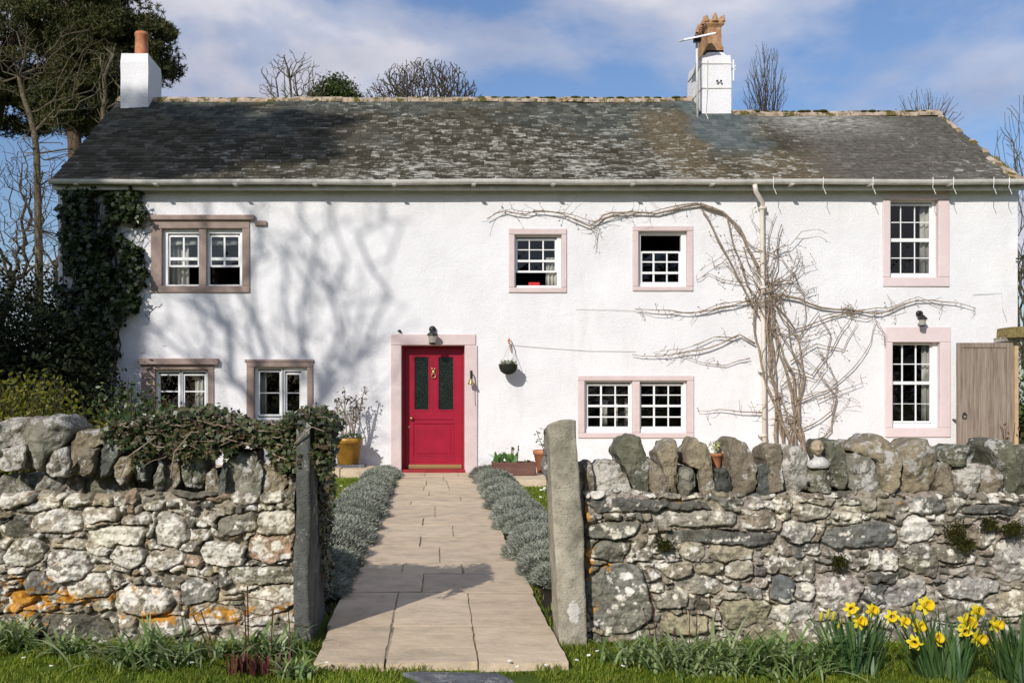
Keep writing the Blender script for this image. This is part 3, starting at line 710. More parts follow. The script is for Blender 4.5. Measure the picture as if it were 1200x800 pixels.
kn.ball(c, .03, 8, .85, .7, 1.25); kn.tube([c+Vector((-.012,0,.025)), c+Vector((-.03,-.005,.075))], [.014,.005], 6); kn.tube([c+Vector((.012,0,.025)), c+Vector((.03,-.005,.075))], [.014,.005], 6)
rc = c+Vector((0,-.014,-.055)); kn.tube([rc+Vector((math.sin(a)*.034,0,math.cos(a)*.036)) for a in np.linspace(0, 2*math.pi, 15)], .007, 6)
kn.build('door_knocker', M['brass'], door, smooth=True)
MB().pxbox(478, 541.5, 545, 549.6, YD-.018, YD+.002, YW).build('weather_bar', M['brass'], door, bevel=.004)
MB().pxbox(472, 545.5, 550, 554.6, YW-.03, YD+.06, YW).build('threshold', M['darkred'], house, bevel=.006)
MB().pxbox(470, 547, 554, 557, YW-.26, YD, YW).build('doorstep', M['path'], house, bevel=.01)

# chimneys
def chim(x0, x1, ya, yb, zb, zt, zt2, taper, nm='chimney', label=None):
    mb = MB(); n = 9; levels = np.linspace(0, 1, n); S = 8
    for L in levels:
        z = zb+(zt-zb)*L; k = 0
        if L > .93: k = .035
        ring = []
        for (xa, ya_, xb, yb_) in ((x0,ya,x1,ya), (x1,ya,x1,yb), (x1,yb,x0,yb), (x0,yb,x0,ya)):
            for q in range(S): u = q/S; ring.append((xa+(xb-xa)*u, ya_+(yb_-ya_)*u))
        cx, cy = (x0+x1)/2, (ya+yb)/2
        for x, y in ring:
            s_ = (1-taper*L-(k*1.2 if L > .93 else 0)); zz = z+(zt2-zt)*((y-ya)/(yb-ya))*L
            p = Vector((x, y, zz)); nn = mnoise.noise(p*3)*.012
            mb.v.append((cx+(x-cx)*s_+nn, cy+(y-cy)*s_+nn, zz))
    N = 4*S
    for l in range(n-1):
        for k in range(N): a = l*N+k; b = l*N+(k+1)%N; mb.f.append((a,b,b+N,a+N))
    i = len(mb.v); mb.v.append(((x0+x1)/2, (ya+yb)/2, max(zt, zt2)+.03))
    for k in range(N): mb.f.append(((n-1)*N+k, (n-1)*N+(k+1)%N, i))
    return mb.build(nm, M['wall'], house, label=label)
YC1 = 18.22
ch1 = chim(PX(141.5,YC1), PX(173.5,YC1), YC1, 19.1, 6.2, 7.50, 7.50, -.02, label='square white chimney stack at the left end of the ridge')
pt = MB().lathe((PX(166,18.7), 18.7, 7.45), [(.13,0),(.125,.25),(.115,.52),(.125,.53),(.13,.56),(.125,.585),(.118,.60),(.085,.60),(.08,.3)], 20); pt.build('chimney_pot', M['terra'], ch1, smooth=True)
MB().lathe((PX(166,18.7), 18.7, 7.44), [(.24,0),(.20,.05),(.14,.09)], 14).build('flaunching', M['gutter'], ch1, smooth=True)
YC2 = 17.9
ch2 = chim(PX(823,YC2), PX(857,YC2), YC2, 18.95, 6.0, 7.36, 7.36, 0, label='tall white chimney stack rising where the two roofs meet')
cap = MB(); xa, xb = PX(823,YC2)+.03, PX(857,YC2)-.03
cap.hexa([(xa,YC2+.03,7.33),(xb,YC2+.03,7.33),(xb,18.92,7.33),(xa,18.92,7.33),(xa+.10,YC2+.12,7.46),(xb-.06,YC2+.12,7.46),(xb-.06,18.8,7.46),(xa+.10,18.8,7.46)])
cap.build('flaunching', M['wall'], ch2, bevel=.05, seg=3)
base = MB().box(PX(827,18.1), PX(847,18.1)+.02, 18.1, 18.85, 7.42, 7.53).build('pot_base', M['bark_dark'], ch2, bevel=.02)
def crown_pot(yc):
    mb = MB(); x = PX(836.5, 18.15); w_ = .135; h = .56
    def sq(s_, z):
        return [(x-s_, yc-s_, z), (x+s_, yc-s_, z), (x+s_, yc+s_, z), (x-s_, yc+s_, z)]
    levels = [(.155,7.50),(.155,7.56),(.130,7.60),(.122,7.92),(.128,7.93),(.165,7.98),(.165,8.03),(.140,8.04)]
    for s_, z in levels: mb.v += sq(s_, z)
    for l in range(len(levels)-1):
        for k in range(4): a = l*4+k; b = l*4+(k+1)%4; mb.f.append((a,b,b+4,a+4))
    mb.f.append(tuple((len(levels)-1)*4+k for k in range(4)))
    # fleur points: tall at mid side, small at corners
    s_ = .145
    for (dx, dy, hh, r0) in [(0,-s_,.16,.075),(0,s_,.16,.075),(-s_,0,.16,.075),(s_,0,.16,.075),(-s_,-s_,.12,.05),(s_,-s_,.12,.05),(-s_,s_,.12,.05),(s_,s_,.12,.05)]:
        mb.tube([(x+dx,yc+dy,8.02),(x+dx,yc+dy,8.05),(x+dx*1.02,yc+dy*1.02,8.02+hh*.7),(x+dx*1.1,yc+dy*1.1,8.02+hh)], [r0,r0*.85,r0*.5,.012], 6)
    return mb.build('chimney_pot', M['buff'], ch2, bevel=.008)
crown_pot(18.22); crown_pot(18.62)
bd = MB()
for z, s_ in ((7.20, .006), (6.76, .006)):
    X0, X1 = PX(823,YC2)-.008, PX(857,YC2)+.008
    bd.box(X0, X1, YC2-.012, YC2-.003, z-.008, z+.008); bd.box(X0-.004, X0+.006, YC2-.012, 18.9, z-.008, z+.008)
bd.tube([(PX(829,YC2), YC2-.01, 7.25), (PX(828.5,YC2), YC2-.012, 6.7), (PX(827,YC2), YC2-.01, 6.30), (PX(830,17.6), 17.6, roofz(17.6)+.05)], .008, 5)
bd.build('cable_band', M['gutter'], ch2)
# things fixed to the chimney
pole = thing('dish_antenna', 'white flat rectangular dish tilted on a pole beside the right chimney', 'satellite dish', (PX(817,17.75), 17.75, 6.15))
MB().tube([(PX(817.5,17.75),17.75,6.15),(PX(816.5,17.75),17.75,7.62)], .022, 8).build('pole', M['gutter'], pole, smooth=True)
dc = P(817, 43.5, 17.75); d = MB(); d.box(-.29, .29, -.20, .20, -.022, .012)
d.warp(lambda p: dc + Vector((p.x*math.cos(.21)-p.z*math.sin(.21), p.y*.96+p.z*.2, p.x*math.sin(.21)+p.z*math.cos(.21)+p.y*.26)))
d.build('dish', M['white'], pole, bevel=.012)
MB().box(dc.x-.06, dc.x+.06, 17.70, 17.80, dc.z-.09, dc.z-.02).build('bracket', M['iron'], pole)
ae = thing('aerial', 'thin white aerial rods on the right side of the tall chimney', 'aerial', (PX(858.5,18), 18.0, 6.9))
MB().tube([(PX(859.5,18),18,6.92),(PX(859.5,18),18,7.30)], .018, 6).build('rod', M['white'], ae); MB().tube([(PX(855.5,18),18,7.16),(PX(862,18),18,7.12)], .014, 6).tube([(PX(855.5,18),18,7.08),(PX(862,18),18,7.2)], .012, 6).build('crossbar', M['white'], ae)
cam = thing('security_floodlight', 'small twin black floodlight on the face of the right chimney', 'floodlight', P(843, 96, YC2))
for px in (840.5, 845): MB().ball(P(px, 95, YC2-.05), .020, 6).tube([P(px,95,YC2-.05),P(843,97,YC2)], .006, 5).build('lamp_head', M['iron'], cam)

# small wall fittings
def lantern(px, py, label, s_=1.0):
    c = P(px, py, YW); t_ = thing('wall_lantern', label, 'lantern', c)
    mb = MB().lathe((0,0,0), [(.055*s_,0),(.055*s_,.015),(.035*s_,.03),(.02*s_,.035)], 14).warp(lambda p: c+Vector((p.x, -p.z-.03, p.y)))
    mb.build('wall_plate', M['iron'], t_, smooth=True)
    mb = MB().tube([c+Vector((0,-.05,0)), c+Vector((0,-.11,.03)), c+Vector((0,-.15,.0)), c+Vector((0,-.15,-.05))], .012*s_, 8); mb.build('arm', M['iron'], t_)
    k = c+Vector((0,-.15,-.05)); MB().lathe(k, [(.02*s_,.02),(.05*s_,-.005),(.085*s_,-.035),(.09*s_,-.05),(.07*s_,-.055)][::-1], 12).build('lamp_hood', M['iron'], t_)
    MB().lathe(k, [(.068*s_,-.055),(.052*s_,-.17*s_)][::-1], 8).build('lamp_glass', mat('lantern_glass', (.35,.33,.28), .15, .5), t_)
    MB().lathe(k, [(.03*s_,-.195*s_),(.055*s_,-.18*s_),(.056*s_,-.165*s_)], 8).build('lamp_base', M['iron'], t_)
    return t_
lantern(506.8, 386, 'black coach lantern above the red front door', 1.0)
L2 = lantern(1075.5, 367.5, 'small grey lantern above the lower right window', .85)
bell = thing('door_bell', 'small brass hand bell hanging beside the red door', 'bell', P(552.5, 436, YW))
MB().tube([P(552,436,YW-.03), P(552,436,YW-.14), P(553,443,YW-.14)], .012, 6).pxbox(550.8,553.2,434,446,YW-.045,YW-.02).build('bracket', M['iron'], bell)
MB().lathe(P(552,450,YW-.14), [(.055,0),(.045,.02),(.032,.05),(.022,.08),(.008,.09)], 14).build('bell_body', M['brass'], bell, smooth=True)
MB().tube([P(552.3,450,YW-.14), P(552.8,464,YW-.13), P(553,470,YW-.14)], .006, 5).build('pull_cord', M['curtain'], bell)
mb = MB(); c = P(468, 387.5, YW-.03); mb.ball(c, .022, 6, 1.3, 1, .8); mb.tube([c, c+Vector((.03,-.01,-.035))], [.012,.006], 5); tag(mb.build('wall_hook', M['iron']), 'small dark metal hook above the top left corner of the door surround', 'hook')
mb = MB(); c = P(1116.5, 491.5, YW-.0); mb.tube([c, c+Vector((0,-.05,0)), c+Vector((.03,-.07,-.02))], .014, 6); tag(mb.build('window_stay', M['iron']), 'small black hook on the wall beside the wooden gate', 'hook')
# hanging basket
hb = thing('hanging_basket', 'dark hanging basket of small plants on the white wall', 'basket', P(596, 432, 15.36))
bc = P(595.5, 427.5, 15.36); r_ = .145
MB().lathe(bc, [(.01,-.15),(.07,-.135),(.115,-.10),(.138,-.05),(r_,0),(r_+.006,.012),(r_-.01,.012),(.1,-.01)], 20).build('basket', mat('dark_basket', (.018,.02,.014), .9), hb, smooth=True)
tp = P(597, 403, 15.40); ch = MB()
for a in (0.3, 2.4, 4.5): ch.tube([bc+Vector((math.cos(a)*r_, math.sin(a)*r_, .01)), tp], .004, 4)
ch.build('chain', M['gutter'], hb)
br = MB().tube([P(596.5,397,YW), P(596.5,396,YW-.10), P(597,401,YW-.2), tp], .009, 6); br.tube([P(595.5,398,YW-.1), P(599.5,412,YW-.02)], .013, 6); br.build('bracket', M['terra'], hb)
n = 160; ps = np.array(bc)+np.stack([NR.uniform(-.12,.12,n), NR.uniform(-.12,.12,n), NR.uniform(-.01,.07,n)], 1)
link_mesh('foliage', leaves(ps, rand_dirs(n)+np.array([0,-.6,.6]), NR.uniform(.03,.05,n), OVAL), leaf_mat('basket_leaf', [(.05,.09,.02),(.12,.16,.05),(.25,.24,.12)]), hb)
cb = MB().tube([P(600,404,YW-.02), P(640,407.5,YW-.015), P(690,411,YW-.015), P(745,411.5,YW-.02)], .0035, 4); tag(cb.build('wire', M['gutter']), 'thin wire running right from the hanging basket along the wall', 'wire')
cb = MB().tube([P(675,362,YW-.02), P(720,363,YW-.02), P(745,364,YW-.02)], .003, 4); tag(cb.build('wire', M['gutter']), 'short thin wire between the two upper windows and the vine', 'wire')
cb = MB().tube([P(1140,345,YW-.02), P(1160,344,YW-.02), P(1174,343,YW-.02), P(1175,362,YW-.02), P(1180,376,YW-.02)], .0035, 4); tag(cb.build('wire', M['gutter']), 'thin wire bending down the white wall above the wooden gate', 'wire')
# ---------------------------------------------------------------- dry stone garden walls
def outline_stone(name, px, yf, depth, parent, material, seed, amp=.011, flat=.42, plane=YG+.04):
    rs = random.Random(seed)
    pts = [(PX(a, plane), PZ(b, plane)) for a, b in px]
    for _ in range(1):
        q = []
        for i in range(len(pts)):
            a, b = pts[i], pts[(i+1)%len(pts)]
            q += [(a[0]*.95+b[0]*.05, a[1]*.95+b[1]*.05), (a[0]*.05+b[0]*.95, a[1]*.05+b[1]*.95)]
        pts = q
    # resample evenly
    L = [math.dist(pts[i], pts[(i+1)%len(pts)]) for i in range(len(pts))]; tot = sum(L); N = 84; out = []; i = 0; acc = 0
    for k in range(N):
        d = tot*k/N
        while acc+L[i] < d: acc += L[i]; i += 1
        u = (d-acc)/max(1e-9, L[i]); a, b = pts[i], pts[(i+1)%len(pts)]
        out.append((a[0]*(1-u)+b[0]*u, a[1]*(1-u)+b[1]*u))
    out = [(x+mnoise.noise(Vector((x*24,z*24,seed)))*.007+mnoise.noise(Vector((x*60,z*60,seed)))*.0035, z+mnoise.noise(Vector((x*24,z*24,seed+9.5)))*.008+mnoise.noise(Vector((x*60,z*60,seed+3.3)))*.0035) for x, z in out]
    cx = sum(p[0] for p in out)/N; cz = sum(p[1] for p in out)/N
    mb = MB(); ts = [.00003,.0003,.0015,.004,.009,.018,.032,.055,.09,.14,.21,.32,.5,.72,1.0,1.3,1.57,1.9,2.3,2.7,3.0]
    planes = []
    zr = max(p[1] for p in out)-min(p[1] for p in out); xr_ = max(p[0] for p in out)-min(p[0] for p in out)
    for _ in range(9):
        az = rs.uniform(-.95,.95); ev = rs.uniform(-.5,.6); nv = Vector((math.sin(az)*math.cos(ev), -math.cos(az)*math.cos(ev), math.sin(ev)))
        ext = abs(nv.x)*xr_/2+abs(nv.y)*depth/2+abs(nv.z)*zr/2; planes.append((nv, ext*rs.uniform(.52,.82)))
    tx, tz = rs.uniform(-.25,.25), rs.uniform(-.05,.35); lean = rs.uniform(-.02,.05)
    for t_ in ts:
        s_ = math.sin(t_)**.24; c_ = math.cos(t_); dy = -math.copysign(abs(c_)**flat, c_)*depth/2
        for x, z in out:
            X, Z = cx+(x-cx)*s_, cz+(z-cz)*s_
            Y = yf+depth/2+dy*(1+.0) + (tx*(X-cx)+tz*(Z-cz))*(1 if c_ > 0 else .3)
            p = Vector((X, Y, Z)); q = p*9+Vector((seed*3.1,0,0)); q2 = p*26+Vector((seed,5,0))
            r_ = mnoise.noise(q)*amp*1.0 + mnoise.noise(q2)*amp*.95 + (abs(mnoise.noise(p*14+Vector((0,seed,0))))-.25)*amp*1.5 + mnoise.noise(p*60)*amp*.6
            cen = Vector((cx, yf+depth/2, cz))
            for nv, dd in planes:
                ex = (p-cen).dot(nv)-dd
                if ex > 0 and c_ > -.2: p.y += min(ex/max(.35, -nv.y)*.85, depth*.42)
            X, Y, Z = p
            dirv = Vector((X-cx, (Y-yf-depth/2)*.8, Z-cz)); dirv = dirv.normalized() if dirv.length > 1e-6 else Vector((0,-1,0))
            fr_ = Vector((0,-1,0)) if c_ > .5 else dirv
            p = p + (dirv*.45+fr_*.55)*r_
            mb.v.append(tuple(p))
    for l in range(len(ts)-1):
        for k in range(N): a = l*N+k; b = l*N+(k+1)%N; mb.f.append((a, b, b+N, a+N))
    for l, rev in ((0, True), (len(ts)-1, False)):
        c0 = sum((Vector(mb.v[l*N+k]) for k in range(N)), Vector())/N; i = len(mb.v); mb.v.append(tuple(c0))
        for k in range(N):
            a, b = l*N+k, l*N+(k+1)%N; mb.f.append((b, a, i) if rev else (a, b, i))
    me_o = mb.build(name, material, parent, smooth=True)
    me = me_o.data
    import bmesh
    bm = bmesh.new(); bm.from_mesh(me); bmesh.ops.recalc_face_normals(bm, faces=bm.faces); bm.to_mesh(me); bm.free()
    return me_o

def wall_face(name, x0, x1, ztop, big, seed, parent, palette, lich, orange_spots, mort, mortar_level, res=.0045, ybase=YG, thick=.42, rowr=(.032,.082), dens=1.0):
    rs = random.Random(seed)
    nx, nz = int((x1-x0)/res)+1, int((ztop+.05)/res)+1
    xs = np.linspace(x0, x1, nx); zs = np.linspace(-.05, ztop, nz); Xg, Zg = np.meshgrid(xs, zs)
    rg1 = (fbm(Xg*38, Zg*38, seed+141, 3)-.5)*.016; rg2 = (fbm(Xg*38, Zg*38, seed+151, 3)-.5)*.016
    wx = Xg + rg1 + .030*(fbm(Xg*9, Zg*9, seed, 3)-.5)*2*.75; wz = Zg + rg2 + .026*(fbm(Xg*7, Zg*9, seed+50, 3)-.5)*2*.75
    H = np.full(Xg.shape, -1.0); CI = np.full(Xg.shape, -1, int); cols = []; lb = []; edge = np.zeros(Xg.shape)
    def put(cx, cz, a, b, D, n, rot, col, li, tiltx, tiltz, Rr=.022, clear=False):
        i0, i1 = np.searchsorted(xs, cx-a*1.35-.05), np.searchsorted(xs, cx+a*1.35+.05); j0, j1 = np.searchsorted(zs, cz-b*1.4-.05), np.searchsorted(zs, cz+b*1.4+.05)
        if i1 <= i0 or j1 <= j0: return
        sl_ = (slice(j0, j1), slice(i0, i1)); u0 = wx[sl_]-cx; v0 = wz[sl_]-cz
        c_, s_ = math.cos(rot), math.sin(rot); u = (u0*c_+v0*s_)/a; v = (-u0*s_+v0*c_)/b
        sk = skew[0]; u = u + sk*v
        if n < 2.5 or n >= 4.5: q = (np.abs(u)**n+np.abs(v)**n)**(1/n)
        else:      # an uneven many-sided outline with blunt corners
            K = rs.choice((8,9,10,11)); p_ = 14+n*3; q_ = 1.2+.12*rs.random(); acc = 0; o0 = rs.uniform(0,6.28)
            for kk in range(K):
                an = o0+6.283*(kk+rs.uniform(-.28,.28))/K; ca_, sa_ = math.cos(an), math.sin(an); dd = rs.uniform(.84,1.05)*(abs(ca_)**q_+abs(sa_)**q_)**(1/q_)
                acc = acc + np.maximum(0, (u*ca_+v*sa_)/dd)**p_
            q = acc**(1/p_)
        e = (1-q)*min(a, b); inside = e > 0
        Rr = min(Rr*rs.uniform(.3,.85), .7*min(a, b)); k = np.clip(e/Rr, 0, 1)
        h = D*np.sqrt(np.clip(1-(1-k)**2.2, 0, 1))*(1) + (tiltx*u0+tiltz*v0)*k - .006*(1-k)
        for _ in range(rs.choice((1,2,2,3))):      # broken facets
            fa = rs.uniform(0,6.28); sl0 = rs.uniform(.12,.5); h = np.minimum(h, D*rs.uniform(.7,1.05)-sl0*(u0*math.cos(fa)+v0*math.sin(fa)))
        h = np.maximum(h, .004*k)
        Hs, Cs, Es = H[sl_], CI[sl_], edge[sl_]
        if clear:
            ring = (e > -.007); Hs[ring & ~inside] = -1.0; Cs[ring & ~inside] = -1
            w_ = inside
        else: w_ = inside & (h > Hs)
        Hs[w_] = h[w_]; Cs[w_] = len(cols); Es[w_] = k[w_]
        cols.append(col); lb.append(li)
    skew = [0.0]
    def rc():
        c = rs.choice(palette); f = rs.uniform(.78,1.22); return tuple(x*f for x in c)
    z = -.04
    while z < ztop+.02:
        h = rs.uniform(*rowr)*(1.35 if z < .15 else 1.0); x = x0 - rs.uniform(0,.1)
        while x < x1+.05:
            w = h*rs.choice((.7,.9,1.1,1.4,1.8,2.3))*rs.uniform(.85,1.15); w = max(.035, min(w, .26))
            skew[0] = rs.uniform(-.22,.22)
            if rs.random() < .38 and h > .06:      # a pair or trio of thin stones in place of one
                k = rs.choice((2,2,3)); hh = h/k
                for q in range(k):
                    put(x+w/2+rs.uniform(-.03,.03), z+hh*(q+.5)+rs.uniform(-.004,.004), w/2*rs.uniform(.9,1.12)-.003, hh/2-.002, rs.uniform(.014,.036), rs.choice((4,5,6)), rs.uniform(-.06,.06), rc(), rs.uniform(-.25,.2), rs.uniform(-.1,.1), rs.uniform(-.15,.15), .014)
            else:
                put(x+w/2, z+h/2+rs.uniform(-.014,.014), w/2-.001, h/2*rs.uniform(.9,1.22)-.001, rs.uniform(.014,.042), rs.choice((2.4,3,3,4,4,5)), rs.uniform(-.12,.12), rc(), rs.uniform(-.25,.25), rs.uniform(-.15,.15), rs.uniform(-.18,.12), rs.choice((.008,.012,.018,.026)))
            x += w
        z += h
    for (px, py, a, b, n, rot, col, li) in big:
        sc_ = YG/F; skew[0] = rs.uniform(-.12,.12)
        put(PX(px, YG), PZ(py, YG), a*sc_, b*sc_, rs.uniform(.032,.048), n, rot, col, li, rs.uniform(-.08,.08), rs.uniform(-.1,.08), rs.choice((.012,.018,.026)), True)
    # hearting and mortar between the stones
    bed = -.012 + mortar_level + .018*(fbm(Xg*22, Zg*22, seed+9, 4)-.5)*2 + .010*(fbm(Xg*5, Zg*5, seed+3, 2)-.5)*2
    gap = (H < bed); Hf = np.where(gap, bed, H)
    rough = (fbm(Xg*34, Zg*34, seed+21, 4, .65)-.5)*.020 + (np.abs(fbm(Xg*14, Zg*19, seed+31, 4)-.5)-.12)*.026
    strat = (fbm(Xg*6, Zg*60, seed+71, 3)-.5)*.010
    Hf = Hf + np.where(gap, 0, rough+strat)
    idx = np.clip(CI, 0, None); cc = np.array(cols); col = cc[idx]; li = np.array(lb)[idx]
    col = np.where(gap[...,None], np.array(mort)[None,None], col)
    v = .75+.5*fbm(Xg*16, Zg*16, seed+5, 4, .6); col = col*v[...,None]
    # crusts: pale lichen with ragged edges, orange lichen where the photograph has it
    ln = .40*fbm(Xg*11, Zg*13, seed+41, 4, .6)+.60*fbm(Xg*34, Zg*38, seed+43, 5, .70); lm = np.clip((ln + li*.24 + lich - .56)/.022, 0, 1)
    pit = np.clip((fbm(Xg*48, Zg*52, seed+97, 4, .7)-.56)/.05, 0, 1)[...,None]*.55; col = col*(1-pit)+np.array((.055,.048,.036))*pit
    lm = np.where(gap, np.clip((ln+lich-.575)/.025, 0, 1)*.85, lm)*np.clip(.35+edge*1.1, .35, 1)
    wc = np.array((.70,.655,.575))[None,None]*(.78+.4*fbm(Xg*45, Zg*45, seed+6, 3))[...,None]
    col = col*(1-lm[...,None]*.92)+wc*lm[...,None]*.92
    on = fbm(Xg*16, Zg*20, seed+61, 5, .65); om = np.zeros_like(on)
    for (px, py, rx, rz, s_) in orange_spots:
        dd = ((Xg-PX(px,YG))/(rx*YG/F))**2+((Zg-PZ(py,YG))/(rz*YG/F))**2
        om = np.maximum(om, np.exp(-dd)*s_)
    on = .5*on+.5*fbm(Xg*48, Zg*52, seed+67, 4, .65); om = np.clip((on-.79+om*.36)/.025, 0, 1)
    oc = np.array((.50,.225,.018))[None,None]*(.6+.8*fbm(Xg*60, Zg*60, seed+8, 2))[...,None]
    col = col*(1-om[...,None]*.9)+oc*om[...,None]*.9
    # round pale crusts of lichen, small and large, in loose drifts
    sm = np.zeros_like(on); rag = fbm(Xg*55, Zg*55, seed+111, 4, .65)-.5; ns = int((x1-x0)*ztop*dens*150)
    for _ in range(ns):
        sx0, sz0 = rs.uniform(x0, x1), rs.uniform(0, ztop)
        if _h(math.floor(sx0*4.1), math.floor(sz0*5.3), seed) < .30: continue
        r0 = .006+.024*rs.random()**2.6; r1 = r0*rs.uniform(.6,1.0)
        i0, i1 = np.searchsorted(xs, sx0-r0*1.9), np.searchsorted(xs, sx0+r0*1.9); j0, j1 = np.searchsorted(zs, sz0-r0*1.9), np.searchsorted(zs, sz0+r0*1.9)
        if i1 <= i0 or j1 <= j0: continue
        s2 = (slice(j0,j1), slice(i0,i1)); d_ = np.sqrt(((Xg[s2]-sx0)/r0)**2+((Zg[s2]-sz0)/r1)**2)+rag[s2]*1.5
        sm[s2] = np.maximum(sm[s2], np.clip((1-d_)/.12, 0, 1)*np.where(gap[s2], .5, 1.0))
    sm = sm[...,None]*.92; col = col*(1-sm)+np.array((.74,.705,.63))*(.82+.3*fbm(Xg*70, Zg*70, seed+16, 2))[...,None]*sm
    gr = np.clip((fbm(Xg*4, Zg*6, seed+131, 4)-.50)/.12, 0, 1)[...,None]*.22; col = col*(1-gr)+col*np.array((1.0,.96,.62))*gr
    # keep the rim tucked into the wall body
    Y = ybase - Hf
    wt_ = np.clip((Zg-(ztop-.16))/.16, 0, 1)**2
    Z2 = Zg + wt_*(.05*(fbm(Xg*7, Xg*0, seed+2, 3)-.55)+.012*(fbm(Xg*40, Zg*40, seed+4, 3)-.5))
    Y = Y + np.clip((Zg-(ztop-.02))/.02, 0, 1)*.05
    V = np.stack([Xg, Y, Z2], -1).reshape(-1, 3)
    a = (np.arange(nz-1)[:,None]*nx+np.arange(nx-1)[None]).ravel()
    o = link_mesh(name, quads(V, np.stack([a, a+1, a+1+nx, a+nx], 1)), M['wallstone'], parent, smooth=True)
    ca = o.data.color_attributes.new('Col', 'FLOAT_COLOR', 'POINT')
    rgba = np.ones((nx*nz, 4), np.float32); rgba[:,:3] = np.clip(col.reshape(-1,3), 0, 1); ca.data.foreach_set('color', rgba.ravel())
    MB().box(x0+.004, x1-.004, ybase+.04, ybase+thick, -.05, ztop-.045).build('core', M['mortar'], parent)
    return o
m = mat('wall_stones', (.3,.3,.28), .9, .2); t = NT(m)
col = t.n('ShaderNodeVertexColor', layer_name='Col').outputs[0]; n1 = t.noise(45, 5, .72); n2 = t.noise(140, 3, .7)
col = t.mix(1.0, col, t.ramp(n1, [(.3, .66), (.5, 1.0), (.7, 1.28)]), 'MULTIPLY'); col = t.mix(t.ramp(n2, [(.58, 0.0), (.70, .5)]), col, (.045,.042,.036))
t.color(col); t.bump(t.math('ADD', n1, t.math('MULTIPLY', n2, .5)), .6, .008); M['wallstone'] = m
M['mortar'] = stone_mat('lime_mortar', (.16,.14,.115), .1, 0)
M['cope_grey'] = stone_mat('grey_cope_stone', (.23,.215,.165), .35, 0, bump=1.0)
M['cope_tan'] = stone_mat('tan_cope_stone', (.29,.24,.16), .25, 0, bump=1.0)
M['cope_warm'] = stone_mat('warm_cope_stone', (.23,.19,.135), .4, .3, bump=1.0)
M['cope_slate'] = stone_mat('blue_slate_cope', (.115,.118,.105), .3, 0, white=(.42,.42,.38), bump=1.0)
M['cope_white'] = stone_mat('lichened_white_cope', (.27,.235,.18), .85, .15, white=(.62,.585,.52), bump=1.0)
M['cope_green'] = stone_mat('green_grey_cope', (.165,.16,.11), .35, 0, bump=1.0)

LW = thing('garden_wall', 'rough stone garden wall left of the path, topped with ivy', 'wall', (-2.3, YG+.2, 0))
G1, G2, G3, G4, G5 = (.23,.205,.16), (.29,.25,.18), (.14,.13,.105), (.36,.31,.235), (.29,.21,.145)
bigL = [(143,628,31,13,3.2,.0,(.46,.43,.37),.3),(203,621,20,18,2.6,0,(.36,.32,.26),.02),(263,648,27,14,3,-.05,G2,.42),(318,640,27,17,4,.05,(.40,.27,.19),-.02),
        (48,684,19,14,3,0,(.19,.175,.15),-.3),(103,688,24,14,3,.05,G4,.2),(233,695,21,16,2.6,0,(.24,.225,.19),.05),(310,674,36,11,5,0,(.30,.275,.20),-.04),
        (165,703,34,15,3,.05,G2,.2),(90,738,44,15,4,0,G3,-.25),(300,745,42,13,4,0,(.30,.26,.20),-.1),(78,662,24,20,3,0,(.25,.215,.18),-.05),(30,648,22,16,3,.1,G2,.1),
        (322,613,24,13,3.5,0,G4,.28),(280,612,20,13,3,.1,(.22,.20,.155),-.25),(150,650,18,12,3,0,G2,.2),(195,655,22,13,3,0,G4,.1),(320,702,30,16,3,.1,G4,.22),(70,610,30,14,3,.1,G4,.25),
        (225,575,30,8,5,.02,(.17,.155,.12),-.25),(20,580,22,14,3,.2,G4,.2),(95,582,16,10,3,.1,G2,.15),(250,720,30,12,4,0,G4,.15),(122,600,20,10,3,.1,G4,.3),(20,735,26,18,3.5,0,G3,-.1),
        (190,735,26,13,4,0,(.28,.25,.19),0)]
orL = [(30,705,60,38,1.0),(90,700,60,22,.9),(40,570,22,16,.75),(150,690,90,14,.75),(215,752,60,10,.4),(190,722,80,11,.9),(258,718,50,14,.95),(330,712,36,14,.7),(345,664,5,5,.9),(112,640,14,10,.6),(85,560,20,10,.45)]
wall_face('stonework', -4.2, PX(345.5,YG), .705, bigL, 3, LW, [G1,G2,G4,G4,(.33,.30,.25),G5,G3,G3,(.19,.165,.125),(.34,.28,.18),(.40,.33,.22)], .028, orL, (.28,.24,.18), -.004)
